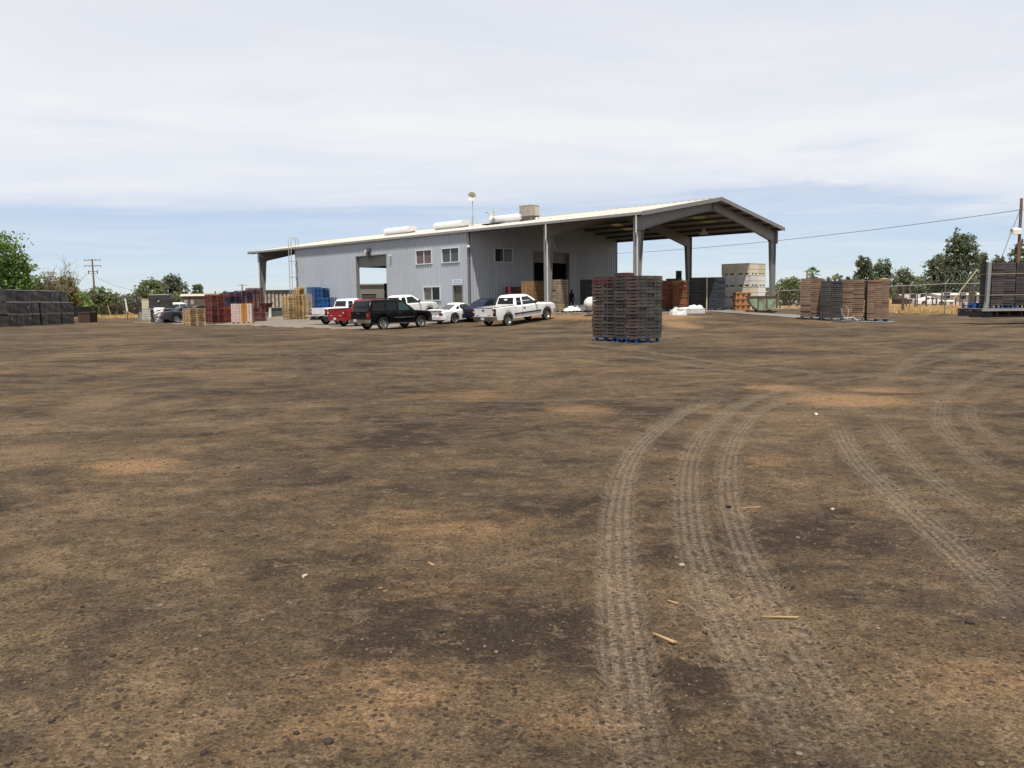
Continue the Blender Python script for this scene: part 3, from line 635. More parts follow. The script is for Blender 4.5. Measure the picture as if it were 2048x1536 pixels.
px_l = (12.5, 14.2); lamp('pendant_lamp', 'white bell shaped lamp hanging under the open canopy roof', (*b2w(*px_l), roofz(px_l[1]) - 1.28), [('shade', mb1, M_white), ('rod', mb2, M_trim)])
mb = MB(); mb.box(-.14, .14, -.02, .1, -.12, .12); mb.tube((0, .1, -.3), (0, .1, -.16), .11, .09, 10)
e_ = mb.build('alarm_box', M_white); e_.location = (*b2w(.1, 10.1), 6.35); e_.rotation_euler = (0, 0, B_ROT + R(90)); tag(e_, 'small white fixture on the shaded wall above the loading door', 'fixture')
# things on the roof
def rz_at(y): return roofz(y) + .045
for x, lab in ((-15.2, 'white rounded roof ventilator, leftmost on the shed roof'), (-7.7, 'white rounded roof ventilator left of the antenna mast'), (-.4, 'white rounded roof ventilator behind the small satellite dish')):
    t = thing('roof_ventilator', lab, 'ventilator', (*b2w(x, 5.0), rz_at(5.0)), B_ROT, 'roof ventilators')
    mb = MB(); prof = [(-.55, .05), (-.6, .25), (-.52, .48), (-.3, .6), (.3, .68), (.52, .6), (.6, .4), (.55, .25)]; mb.prism(prof, 'x', -1.85, 1.85); mb.build('hood', pmat('vent_white', (.82, .82, .80), .4, var=.04), t, smooth=True)
    mb = MB(); mb.box(-1.7, 1.7, -.5, .5, -.15, .28); mb.build('base', M_galv, t)
t = thing('antenna_mast', 'tall antenna dish on a tripod mast standing on the roof', 'antenna', (*b2w(-4.87, 5.0), rz_at(5.0)), B_ROT)
mb = MB(); mb.tube((0, 0, 0), (0, 0, 2.35), .035)
for a in (0.5, 2.6, 4.7): mb.tube((0, 0, 1.0), (.55 * math.cos(a), .55 * math.sin(a), -.02 if math.sin(a) < .3 else .08), .022)
mb.build('mast', M_galv, t)
M_cream = pmat('dish_cream', (.70, .65, .53), .5, var=.06)
mb = MB(); mb.lathe([(0, .10), (.16, .085), (.3, .03), (.38, -.06), (.38, -.10), (.3, -.02), (.1, .06)], 18, 'y'); dsh = mb.build('dish', M_cream, t, smooth=True); dsh.location = (.05, -.08, 2.55); dsh.rotation_euler = (0, 0, R(25))
mb = MB(); mb.tube((0, 0, 0), (0, -.3, 0), .03).cbox((0, -.32, 0), (.1, .08, .1)); fd = mb.build('feed', M_trim, dsh)
t = thing('satellite_dish', 'small cream satellite dish bolted on the roof near the air conditioner', 'dish', (*b2w(-1.2, 4.2), rz_at(4.2)), B_ROT)
mb = MB(); mb.path([(0, 0, 0), (-.15, 0, .35), (-.25, 0, .62)], .03); mb.tube((-.25, -.05, .65), (-.6, -.45, .95), .015); mb.cbox((-.62, -.47, .97), (.08, .1, .08)); mb.build('arm', M_trim, t)
mb = MB(); mb.lathe([(0, .06), (.2, .03), (.36, -.05), (.36, -.075), (.2, 0)], 16, 'y'); d2 = mb.build('dish', M_cream, t, smooth=True); d2.location = (-.28, -.03, .85); d2.rotation_euler = (R(-25), 0, R(-20))
mb = MB(); mb.cbox((-.2, -.2, .03), (1.9, .7, .07)); mb.build('base_mat', M_dark, t)
t = thing('air_conditioner', 'boxy beige rooftop air conditioner on a steel stand', 'air conditioner', (*b2w(1.9, 5.0), rz_at(5.0)), B_ROT)
t.scale = (.77, .77, .77)
M_ac = pmat('ac_beige', (.55, .51, .42), .5, var=.06); mb = MB(); mb.box(-.85, .85, -.65, .65, .45, 1.48); mb.box(-.88, .88, -.68, .68, 1.48, 1.54); mb.build('cabinet', M_ac, t)
for (x0, x1) in ((-.78, .02), (.08, .8)):
    mb = MB(); mb.box(x0, x1, -.665, -.652, .6, 1.4); g_ = mb.build('coil_grille', pmat('grille', (.27, .25, .20), .6), t)
    mb = MB()
    for k in range(7): q = x0 + (x1 - x0) * (k + .5) / 7; mb.box(q - .018, q + .018, -.685, -.667, .6, 1.4)
    mb.box(x0, x1, -.69, -.668, .97, 1.03); mb.build('louvre', M_ac, g_)
mb = MB(); mb.box(.852, .866, -.6, -.05, .6, 1.4); mb.build('coil_grille', MATS['grille'], t)
mb = MB()
for k in range(5): q = -.6 + .55 * (k + .5) / 5; mb.box(.867, .885, q - .018, q + .018, .6, 1.4)
mb.build('louvre', M_ac, t)
mb = MB(); mb.box(-.5, .5, -.4, .4, -.1, .45); mb.box(-.9, .9, -.66, -.58, .36, .44); mb.box(-.9, .9, .58, .66, .36, .44)
for x in (-.8, .8):
    for y in (-.6, .6): mb.tube((x, y, .4), (x, y, -.12 + .18 * (y > 0)), .04)
mb.path([(-1.2, -.6, -.1), (-1.5, -.6, .3), (-1.0, -.6, .35)], .03); mb.path([(1.2, .1, -.0), (1.3, .1, .45), (1.45, .1, .45)], .02)
mb.build('stand', M_steel, t)
mb = MB(); mb.path([(-2.3, -.6, -.05), (-2.3, -.6, .38), (-2.0, -.6, .38), (-2.0, -.6, .1), (-1.7, -.6, .1), (-1.7, -.6, .5)], .03); mb.build('pipe', M_galv, t)
# ------------------------------------------------------------------ vehicles
def carpaint(name, col, coat=.25, rough=.45): return pmat(name, col, rough, var=.03, spec=.3, coat=coat, dirt=tuple(.75 * c + .012 for c in col), dirt_amt=.4, dirt_scale=.8)
P_white = carpaint('paint_white', (.92, .92, .91)); P_red = carpaint('paint_red', (.34, .010, .016)); P_black = pmat('paint_black', (.004, .004, .005), .3, var=.03, spec=.14); P_blue = carpaint('paint_blue', (.004, .009, .034), .05); P_grey = carpaint('paint_slate', (.03, .036, .05), .15)
M_tyre = pmat('tyre', (.022, .021, .020), .85, var=.25, dirt=(.10, .085, .065), dirt_amt=.5, dirt_scale=4); M_rim = pmat('alloy_rim', (.42, .41, .39), .3, metal=.8, var=.1); M_plast = pmat('black_plastic', (.025, .025, .026), .55, var=.15)
M_tail = pmat('tail_red', (.22, .012, .012), .15, spec=.7); M_taild = pmat('tail_dark', (.06, .012, .012), .15, spec=.7); M_amber = pmat('amber', (.45, .16, .05), .2); M_head = pmat('headlamp', (.7, .72, .72), .1, spec=.8); M_plate = pmat('plate', (.66, .69, .74), .4, var=.2, scale=20)
M_cglass = glass('car_glass', (.012, .014, .015), .03, .9); M_cglass2 = glass('car_glass_clear', (.03, .045, .04), .03, .9); M_gglass = glass('car_glass_green', (.03, .062, .052), .05, .8)
def ip(tab, x): return float(np.interp(x, [a for a, _ in tab], [b for _, b in tab]))
def make_vehicle(S, name, label, cat, loc, rz, paint, tilt=0.0):
    root = thing(name, label, cat, loc, rz); root.rotation_euler = (0, -tilt, rz)
    L2 = S['L'] / 2; W2 = S['W'] / 2; Rw = S['R']; Ra = Rw + .085; zb0 = S['zb']
    st = sorted(set([-L2, -L2 + .03, -L2 + .12, -L2 + .3, L2 - .35, L2 - .15, L2 - .05, L2] + list(np.linspace(-L2 + .3, L2 - .35, 22)) + [S[k] + d for k in ('xf', 'xr') for d in (-Ra, -Ra + .004, -Ra * .9, -Ra * .7, -Ra * .35, 0, Ra * .35, Ra * .7, Ra * .9, Ra - .004, Ra)]
                    + ([S['bed'][0], S['bed'][0] - .002, S['bed'][1], S['bed'][1] + .002] if 'bed' in S else []) + [p[0] for p in S['top']]))
    rings = []
    for x in st:
        zt = ip(S['top'], x); e = min((x + L2) / .45, 1); f = min((L2 - x) / .8, 1)
        wv = W2 * (1 - S.get('tr', .05) * (1 - e) ** 2) * (1 - .13 * (1 - f) ** 2); zb = zb0 + .08 * max(0, 1 - (x + L2) / .5) + .06 * max(0, 1 - (L2 - x) / .5)
        za = zb
        for k in ('xf', 'xr'):
            d = abs(x - S[k])
            if d < Ra - .002: za = max(za, Rw + math.sqrt(Ra * Ra - d * d))
        za = min(za, zt - .12); bed = 'bed' in S and S['bed'][0] <= x <= S['bed'][1]
        if bed: top = [(0, .76), (wv - .13, .76), (wv - .13, zt)]
        else: top = [(0, zt + .03), (wv - .30, zt + .022), (wv - .16, zt + .012)]
        zm = .5 * (zt + zb0) + .05
        half = top + [(wv - .06, zt), (wv - .012, zt - .05), (wv, max(zm, za + .04)), (wv - .012, max(za + .02, zb0 + .2 if za < zb0 + .2 else za + .02)), (wv - .03, za), (wv - .27, za), (wv - .27, zb), (0, zb)]
        rings.append([(x, y, z) for y, z in half] + [(x, -y, z) for y, z in half[-2:0:-1]])
    mb = MB(); mb.loft(rings); body = mb.build('body', paint, root, smooth=True, ang=38)
    # cabin
    lv = S['cab']; rings = []
    for z, xf, xr, hw in lv:
        r_ = S.get('cr', .14); cx, cxr = xf - r_, xr + r_; ring = []
        for (cx_, cy_, a0) in ((cx, hw - r_, 0), (cxr, hw - r_, 90), (cxr, -(hw - r_), 180), (cx, -(hw - r_), 270)):
            for k in range(5): a = R(a0 + 22.5 * k); ring.append((cx_ + r_ * math.cos(a), cy_ + r_ * math.sin(a), z))
        rings.append(ring)
    mb = MB(); mb.loft(rings); mb.build('cabin', paint, root, smooth=True, ang=40)
    zs = [l[0] for l in lv]; hwz = lambda z: float(np.interp(z, zs, [l[3] for l in lv])); xfz = lambda z: float(np.interp(z, zs, [l[1] for l in lv])); xrz = lambda z: float(np.interp(z, zs, [l[2] for l in lv]))
    for poly, gm_ in S['side']:
        for s in (1, -1):
            mb = MB(); n = len(poly); vs = [(x, s * (hwz(z) + .012), z) for x, z in poly] + [(x, s * (hwz(z) - .01), z) for x, z in poly]
            mb.add(vs, [tuple(range(n)), tuple(range(n, 2 * n))] + [(i, (i + 1) % n, n + (i + 1) % n, n + i) for i in range(n)]); mb.build('side_window', gm_ or M_cglass, root)
    for key, fx, sg in (('rear', xrz, -1), ('front', xfz, 1)):
        poly = S[key]; n = len(poly); mb = MB(); vs = [(fx(z) + sg * .012, y, z) for y, z in poly] + [(fx(z) - sg * .01, y, z) for y, z in poly]
        mb.add(vs, [tuple(range(n)), tuple(range(n, 2 * n))] + [(i, (i + 1) % n, n + (i + 1) % n, n + i) for i in range(n)])
        w_ = mb.build('rear_window' if key == 'rear' else 'windscreen', S.get('rglass', M_cglass) if key == 'rear' else M_cglass2, root)
        if key == 'rear' and 'decal' in S:
            zc = S['decal']; mb = MB(); x = fx(zc) - .028; q = [(-.16, .03), (-.07, .03), (-.055, .055), (.075, .055), (.06, .03), (.16, .03), (.14, -.03), (.06, -.03), (.045, -.055), (-.085, -.055), (-.07, -.03), (-.18, -.03)]
            mb.add([(fx(zc + z) - .028, y, zc + z) for y, z in q] + [(fx(zc + z) - .022, y, zc + z) for y, z in q], [tuple(range(12)), tuple(range(12, 24))] + [(i, (i + 1) % 12, 12 + (i + 1) % 12, 12 + i) for i in range(12)]); mb.build('emblem', M_white, w_)
    # wheels
    for k in ('xf', 'xr'):
        for s in (1, -1):
            y = s * (W2 - .13); rw = S.get('rim', .62) * Rw; hb = .115
            mb = MB(); mb.lathe([(.0, .03), (.06, .045), (.075, .0), (rw * .55, -.01), (rw * .9, .02), (rw, .06), (rw + .012, .055), (rw, -.08), (0, -.08)], 20, 'y')
            for q in range(S.get('spokes', 5)):
                a = 2 * math.pi * q / S.get('spokes', 5) + .3; mb.cbox((math.cos(a) * rw * .5, .035, math.sin(a) * rw * .5), (rw * .95, .03, rw * .24), rot=(0, -a, 0))
            wh = mb.build('wheel', M_rim, root, smooth=True); wh.location = (S[k], y, Rw); wh.rotation_euler = (0, 0, 0 if s > 0 else math.pi)
            mb = MB(); mb.lathe([(rw, .05), (rw + .03, .09), (Rw - .05, hb), (Rw - .012, hb * .85), (Rw, hb * .5), (Rw, -hb * .5), (Rw - .012, -hb * .85), (Rw - .05, -hb), (rw, -.09)], 24, 'y'); mb.build('tyre', M_tyre, wh, smooth=True)
    xr_ = -L2
    zt_r = ip(S['top'], -L2 + .02)
    # lights
    for s in (1, -1):
        y0, y1, z0, z1 = S['tail']; mb = MB(); mb.box(xr_ - .018, xr_ + .16, s * y0 if s > 0 else -y1, s * y1 if s > 0 else -y0, z0, z1); tl = mb.build('tail_light', S.get('tailm', M_tail), root)
        if S.get('tail2'):
            mb = MB(); zc = (z0 + z1) / 2; a, b = sorted((s * (y0 + .01), s * (y1 - .012))); mb.box(xr_ - .026, xr_ - .012, a, b, zc - .02, zc + (z1 - z0) * .22); mb.build('reverse_lens', M_head if S['tail2'] == 'w' else M_amber, tl)
        zf = ip(S['top'], L2 - .1); mb = MB(); y_a, y_b = sorted((s * (W2 - .48), s * (W2 - .17))); mb.box(L2 - .12, L2 + .012, y_a, y_b, zf - .24, zf - .09); mb.build('headlight', M_head, root)
        if S.get('mirror'):
            mx_, mz_ = S['mirror']; mb = MB(); yc = s * (hwz(mz_) + .14); mb.cbox((mx_, yc, mz_), (.09, .2, .17)); mb.cbox((mx_ + .02, s * (hwz(mz_) + .03), mz_ - .05), (.06, .1, .05)); mb.build('mirror', S.get('mirm', M_plast), root)
        for hx, hz in S.get('handles', []):
            mb = MB(); mb.cbox((hx, s * (W2 + .004), hz), (.19, .03, .055)); mb.build('door_handle', S.get('hm', M_plast), root)
        for x0, x1, z0_, z1_, mm in S.get('strips', []):
            mb = MB(); a, b = sorted((s * (W2 - .02), s * (W2 + .016))); mb.box(x0, x1, a, b, z0_, z1_); mb.build('side_trim', mm, root)
        for x0, z0_, z1_ in S.get('seams', []):
            mb = MB(); a, b = sorted((s * (W2 - .03), s * (W2 + .0035))); mb.box(x0 - .006, x0 + .006, a, b, z0_, z1_); mb.build('door_seam', M_plast, root)
    bz0, bz1, bm_ = S['bumper']; mb = MB(); q = [(xr_ - .12, -W2 * .82), (xr_ - .12, W2 * .82), (xr_ - .03, W2 * .97), (xr_ + .2, W2 * .985), (xr_ + .2, -W2 * .985), (xr_ - .03, -W2 * .97)]; mb.prism(q, 'z', bz0, bz1); bu = mb.build('rear_bumper', bm_ or paint, root, smooth=True, ang=25)
    q = [(L2 + .1, -W2 * .7), (L2 + .1, W2 * .7), (L2 - .02, W2 * .9), (L2 - .3, W2 * .95), (L2 - .3, -W2 * .95), (L2 - .02, -W2 * .9)]; mb = MB(); mb.prism(q, 'z', bz0 - .02, bz1); mb.build('front_bumper', bm_ or paint, root, smooth=True, ang=25)
    py, pz, onb = S['plate']; mb = MB(); xx = xr_ - (.125 if onb else .03); mb.box(xx - .012, xx, py - .15, py + .15, pz - .075, pz + .075); mb.build('licence_plate', M_plate, root)
    return root, body
CAB_TRUCK = [(1.16, 1.40, -.98, .93), (1.45, .98, -.90, .86), (1.74, .52, -.80, .76), (1.82, .36, -.70, .69), (1.85, .18, -.55, .58)]
PICK = dict(L=5.78, W=1.98, R=.385, zb=.42, xf=1.95, xr=-1.69, top=[(-2.89, 1.24), (-1.0, 1.24), (-.9, 1.18), (1.3, 1.17), (1.5, 1.16), (2.5, 1.10), (2.8, 1.02), (2.89, .86)], bed=(-2.83, -1.02), cab=CAB_TRUCK, cr=.10,
    side=[([(-.28, 1.22), (.99, 1.22), (.62, 1.50), (.34, 1.71), (-.22, 1.71)], M_cglass2), ([(-.84, 1.22), (-.40, 1.22), (-.36, 1.69), (-.74, 1.69)], None)],
    rear=[(-.72, 1.30), (.72, 1.30), (.64, 1.70), (-.64, 1.70)], front=[(-.80, 1.24), (.80, 1.24), (.62, 1.74), (-.62, 1.74)], tail=(.83, .965, .72, 1.16), tailm=M_taild, tail2='w', mirror=(.86, 1.32), handles=[(-.20, 1.02)],
    strips=[(-2.1 + .95, 1.35, .66, .75, M_plast), (-1.15, -.98, .665, .745, M_plast)], seams=[(-.40, .5, 1.16), (-1.0, .5, 1.2), (1.02, .5, 1.15)], bumper=(.44, .68, M_chrome), plate=(0, .57, True), spokes=6, decal=1.58)
def tailgate(root, S, paint, text_=None, black_top=True):
    x = -S['L'] / 2; mb = MB(); mb.box(x - .022, x + .02, -.80, .80, .72, 1.20); tg = mb.build('tailgate', paint, root)
    mb = MB(); mb.box(x - .035, x - .020, -.10, .10, 1.05, 1.13); mb.build('tailgate_handle', M_plast, tg)
    if black_top:
        mb = MB(); mb.box(x - .03, x + .07, -.86, .86, 1.235, 1.262); mb.build('top_cap', M_plast, tg)
        for s in (1, -1): mb = MB(); a, b = sorted((s * .835, s * .95)); mb.box(x + .05, -1.0, a, b, 1.236, 1.262); mb.build('bed_cap', M_plast, root)
    for s in (-.5, .55): mb = MB(); mb.box(x - .028, x - .02, s - .15, s + .15, .76, .79); mb.build('badge', M_plast if paint is not P_red else M_white, tg)
    return tg
def heading(k=0.0): return AZ + k
def ground_pos(u, v): x, y = gp(u, v); return x, y
def place_by_wheel(S, x, y, hd):        # rear right wheel touches (x, y); the car heads along hd
    fwd = np.array([math.cos(hd), math.sin(hd)]); rgt = np.array([math.sin(hd), -math.cos(hd)])
    c = np.array([x, y]) - fwd * S['xr'] - rgt * (S['W'] / 2 - .13)
    zr = np.mean([gzf(*(c + fwd * S['xr'] + rgt * s * .8)) for s in (-1, 1)]); zf = np.mean([gzf(*(c + fwd * S['xf'] + rgt * s * .8)) for s in (-1, 1)])
    lot = .012 if (LOT[0] < w2b(*c)[0] < LOT[1] and LOT[2] < w2b(*c)[1] < 0) else 0
    tl = math.atan2(zf - zr, S['xf'] - S['xr']); z = zr - math.sin(tl) * S['xr'] + lot
    return (float(c[0]), float(c[1]), float(z)), tl
def put_vehicle(S, name, label, cat, xy, hd, paint):
    loc, tl = place_by_wheel(S, *xy, hd); return make_vehicle(S, name, label, cat, loc, hd, paint, tl)
r1, b1 = put_vehicle(PICK, 'pickup_truck', 'white extended cab pickup nearest the open canopy, with dark side trim', 'pickup truck', (xat(1017, 52.0), 52.0), heading(.0), P_white)
tailgate(r1, PICK, P_white)
P2 = dict(PICK); P2.update(strips=[], decal=1.6); P2.pop('decal'); P2.update(tailm=M_tail, bumper=(.44, .66, P_red), seams=[(-.4, .5, 1.16), (1.02, .5, 1.15)])
r2, b2 = put_vehicle(P2, 'pickup_truck', 'bright red pickup truck parked left of the black SUV', 'pickup truck', (xat(719, 57.4), 57.4), heading(.02), P_red); tailgate(r2, P2, P_red)
P3 = dict(P2); P3.update(bumper=(.44, .64, M_plast), rglass=M_cglass)
r3, b3 = put_vehicle(P3, 'pickup_truck', 'white pickup with its tailgate lowered beside the yellow pallet stacks', 'pickup truck', (xat(681, 61.2), 61.2), heading(.02), P_white)
mb = MB(); mb.cbox((-3.18, 0, .735), (.56, 1.62, .06), rot=(0, R(-4), 0)); tg = mb.build('tailgate', P_white, r3); mb = MB(); mb.cbox((-3.18, 0, .775), (.52, 1.5, .02), rot=(0, R(-4), 0)); mb.build('tailgate_liner', M_plast, tg)
mb = MB(); mb.box(-3.3, -2.9, -.5, .5, .40, .5); mb.build('hitch', M_plast, r3)
cargo = thing('cargo_box', 'tan cardboard box lying in the bed of the white pickup with lowered tailgate', 'box', (0, 0, 0)); M_card = pmat('cardboard', (.42, .27, .13), .8, var=.15, scale=3)
mb = MB(); mb.box(-.3, .35, -.55, .25, 0, .34); mb.build('carton', M_card, cargo); mb = MB(); mb.box(-.3, .35, .26, .29, .02, .42); mb.build('flap', M_card, cargo)
bpy.context.view_layer.update(); cargo.location = r3.matrix_world @ Vector((-2.3, -.2, .775)); cargo.rotation_euler = r3.rotation_euler
P4 = dict(P3); P4.update(L=5.9, R=.41, tailm=M_tail, bumper=(.46, .66, M_chrome), cab=[(1.22, 1.45, -1.0, .95), (1.5, 1.0, -.92, .88), (1.80, .55, -.82, .78), (1.89, .38, -.72, .70), (1.92, .2, -.55, .6)], top=[(-2.95, 1.3), (-1.0, 1.3), (-.9, 1.24), (1.3, 1.24), (1.5, 1.24), (2.5, 1.20), (2.8, 1.12), (2.95, .9)], bed=(-2.88, -1.02),
    side=[([(-.28, 1.30), (.99, 1.28), (.64, 1.56), (.36, 1.78), (-.22, 1.78)], M_cglass2), ([(-.84, 1.30), (-.40, 1.30), (-.36, 1.76), (-.74, 1.76)], None)], rear=[(-.72, 1.36), (.72, 1.36), (.64, 1.78), (-.64, 1.78)], front=[(-.80, 1.30), (.80, 1.30), (.62, 1.80), (-.62, 1.80)], mirror=(.88, 1.40), handles=[(-.2, 1.1)])
r4, b4 = put_vehicle(P4, 'pickup_truck', 'tall white pickup parked nose to the wall behind the black SUV', 'pickup truck', (xat(790, 63.6), 63.6), heading(.03), P_white); tailgate(r4, P4, P_white)
for s in (-1, 1):
    mb = MB(); a, b = sorted((s * .93, s * 1.0)); mb.lathe([(.50, 0), (.50, .06), (.42, .06), (.42, 0)], 22, 'y', (P4['xf'], s * .94 - .03, P4['R'])); mb.build('arch_flare', M_plast if False else P_white, r4)
SUV = dict(L=5.1, W=2.0, R=.39, zb=.40, xf=1.58, xr=-1.38, top=[(-2.55, 1.10), (1.1, 1.12), (1.4, 1.12), (2.2, 1.05), (2.45, .97), (2.55, .82)], cab=[(1.08, 1.25, -2.50, .95), (1.4, .82, -2.38, .88), (1.72, .40, -2.22, .79), (1.82, .22, -2.08, .71), (1.86, .02, -1.85, .6)], cr=.12,
    side=[([(-.18, 1.16), (.86, 1.16), (.50, 1.46), (.22, 1.68), (-.12, 1.68)], M_gglass), ([(-1.12, 1.16), (-.30, 1.16), (-.26, 1.68), (-1.06, 1.68)], None), ([(-2.16, 1.18), (-1.24, 1.16), (-1.20, 1.68), (-2.02, 1.66)], None)],
    rear=[(-.80, 1.14), (.80, 1.14), (.70, 1.70), (-.70, 1.70)], front=[(-.8, 1.18), (.8, 1.18), (.64, 1.72), (-.64, 1.72)], tail=(.86, .985, .72, 1.08), tail2='a', mirror=(.72, 1.24), handles=[(-.1, 1.0), (-1.05, 1.0)], strips=[(-.55, 1.0, .70, .74, M_chrome)], seams=[(-.24, .5, 1.1), (-1.18, .6, 1.1), (.98, .5, 1.1)], bumper=(.44, .66, M_chrome), plate=(.25, .60, True), spokes=5)
r5, b5 = put_vehicle(SUV, 'sport_utility_vehicle', 'glossy black SUV with silver wheels in the middle of the parked row', 'SUV', (xat(768, 51.6), 51.6), heading(-.02), P_black)
for s in (-1, 1):
    mb = MB(); mb.path([(-1.9, s * .55, 1.85), (-1.8, s * .55, 1.92), (-.1, s * .55, 1.92), (.0, s * .55, 1.85)], .022); mb.build('roof_rail', M_plast, r5)
mb = MB(); mb.box(-2.6, -2.54, -.14, .14, 1.02, 1.06); mb.build('hatch_handle', M_chrome, r5)
mb = MB(); a = .985; mb.box(-2.49, -2.40, -.86, -.78, 1.15, 1.64); mb.build('wiper_pillar', M_chrome if False else M_plast, r5)
mb = MB(); mb.box(-1.0, 1.1, -1.06, -.9, .34, .40); mb.box(-1.0, 1.1, .9, 1.06, .34, .40); mb.build('running_board', M_chrome, r5)
COUPE = dict(L=4.65, W=1.86, R=.33, zb=.26, xf=1.40, xr=-1.30, tr=.09, top=[(-2.32, .84), (-2.2, .93), (-1.5, .93), (-1.0, .90), (.6, .88), (.9, .88), (1.9, .80), (2.2, .70), (2.32, .56)], cab=[(.86, .95, -1.72, .80), (1.08, .42, -1.22, .70), (1.27, -.08, -.78, .58), (1.33, -.25, -.62, .50), (1.345, -.35, -.5, .40)], cr=.10,
    side=[([(-.62, .93), (.62, .93), (.30, 1.10), (-.05, 1.23), (-.50, 1.24), (-.66, 1.12)], M_cglass2), ([(-1.05, .95), (-.72, .95), (-.70, 1.16), (-.90, 1.12)], None)],
    rear=[(-.66, .92), (.66, .92), (.52, 1.26), (-.52, 1.26)], rglass=glass('coupe_rear_glass', (.09, .085, .085), .08, .7), front=[(-.68, .92), (.68, .92), (.5, 1.27), (-.5, 1.27)], tail=(.46, .84, .62, .80), mirror=(.55, .98), mirm=P_white, bumper=(.36, .58, P_white), plate=(0, .72, False), spokes=5, seams=[(-.62, .4, .88), (.72, .4, .86)], rim=.66)
r6, b6 = put_vehicle(COUPE, 'sports_coupe', 'low white two-door coupe with red tail lights beside the blue car', 'coupe', (xat(911, 57.2), 57.2), heading(-.02), P_white)
mb = MB(); mb.prism([(-2.38, .99), (-2.10, 1.03), (-2.10, 1.05), (-2.38, 1.02)], 'y', -.74, .74)
for s in (-.6, .6): mb.box(-2.28, -2.2, s - .04, s + .04, .92, 1.01)
mb.build('spoiler', P_white, r6)
mb = MB(); mb.box(-2.47, -2.2, -.78, .78, .24, .34); mb.build('rear_valance', M_plast, r6)
SED = dict(L=4.75, W=1.82, R=.335, zb=.27, xf=1.42, xr=-1.33, tr=.10, top=[(-2.37, .90), (-2.2, 1.0), (-1.5, 1.0), (-1.1, .97), (.8, .92), (1.0, .91), (2.0, .80), (2.25, .70), (2.37, .56)], cab=[(.92, 1.15, -1.85, .80), (1.16, .62, -1.35, .70), (1.36, .08, -.82, .60), (1.42, -.1, -.62, .52), (1.445, -.25, -.45, .42)], cr=.10,
    side=[([(-.28, .98), (.80, .98), (.45, 1.16), (.1, 1.32), (-.24, 1.34)], M_cglass2), ([(-1.22, 1.02), (-.38, .98), (-.34, 1.34), (-.72, 1.31), (-1.05, 1.16)], None)],
    rear=[(-.66, .99), (.66, .99), (.54, 1.35), (-.54, 1.35)], front=[(-.68, .98), (.68, .98), (.52, 1.36), (-.52, 1.36)], tail=(.48, .86, .70, .86), mirror=(.72, 1.03), mirm=None, bumper=(.36, .60, None), plate=(0, .76, False), spokes=5, seams=[(-.33, .4, .92), (.82, .4, .9), (-1.2, .5, .95)], handles=[(-.2, .82), (-1.12, .84)])
SB = dict(SED); SB.update(mirm=P_blue, hm=P_blue, bumper=(.34, .60, P_blue), plate=(.18, .52, False))
r7, b7 = put_vehicle(SB, 'sedan', 'dark blue sedan squeezed between the white coupe and white pickup', 'car', (xat(972, 57.6), 57.6), heading(-.02), P_blue)
SG = dict(SED); SG.update(mirm=P_grey, hm=P_grey, bumper=(.34, .60, P_grey), rim=.68)
r8, b8 = put_vehicle(SG, 'sedan', 'slate grey sedan beside the black wrapped load on the left', 'car', (xat(357, 71.5), 71.5), R(38), P_grey)
SD2 = dict(SG); SD2.update(mirm=P_black, hm=P_black, bumper=(.34, .60, P_black))
r9, b9 = put_vehicle(SD2, 'sedan', 'dark sedan mostly hidden behind the small pale pallet stack', 'car', (xat(389, 73.5), 73.5), R(38), P_black)
# ------------------------------------------------------------------ pallets
W_red = pmat('pallet_red', (.22, .046, .034), .8, var=.3, scale=4, objvar=.3); W_blue = pmat('pallet_blue', (.02, .12, .36), .75, var=.25, scale=4, objvar=.25); W_nat = pmat('pallet_wood', (.62, .44, .23), .8, var=.2, scale=5, objvar=.15); W_yel = pmat('pallet_wood_yellow', (.64, .44, .20), .8, var=.22, scale=5, objvar=.2)
W_dkblue = pmat('pallet_dark_blue', (.018, .045, .11), .75, var=.25, scale=4, objvar=.25)
def pallet_mesh(name, mat, lx=1.2, ly=1.0, h=.14, block=False):
    mb = MB()
    if block:
        for i in (-1, 0, 1):
            for j in (-1, 0, 1): mb.cbox((i * (lx / 2 - .07), j * (ly / 2 - .05), h / 2), (.10, .09, h - .045))
        for j in (-1, 0, 1): mb.cbox((0, j * (ly / 2 - .05), .011), (lx, .10, .022))
    else:                                  # notched stringers along x
        for j in (-1, 0, 1):
            y = j * (ly / 2 - .05); mb.cbox((0, y, h * .68), (lx, .095, h * .36 - .02))
            for q, w_ in ((-lx / 2 + .08, .16), (0, .30), (lx / 2 - .08, .16)): mb.cbox((q, y, h * .27), (w_, .093, h * .48 - .02))
        for i in (-1, 0, 1): mb.cbox((i * (lx / 2 - .05), 0, .009), (.10, ly, .018))
    for i in range(7): mb.cbox((-lx / 2 + .05 + i * (lx - .1) / 6, 0, h - .009), (.10, ly, .018))
    return mb.mesh(name, mat)
PM = {k: pallet_mesh('pallet', m, block=True) for k, m in (('blue', W_blue), ('mut', pmat('pallet_muted_blue', (.02, .075, .18), .75, var=.25)), ('nat', W_nat))}
PS = {k: pallet_mesh('pallet', m, 1.0, 1.2) for k, m in (('red', W_red), ('blue', W_blue), ('dkblue', W_dkblue), ('nat', W_nat), ('yel', W_yel))}
def place_pallet(kind, x, y, z, rz, label, group, h=.142, jit=.012):
    o = link('wooden_pallet', PS[kind]); o.location = (x + rng.normal() * jit, y + rng.normal() * jit, z); o.rotation_euler = (0, 0, rz + rng.normal() * .012); return tag(o, label, 'pallet', group)
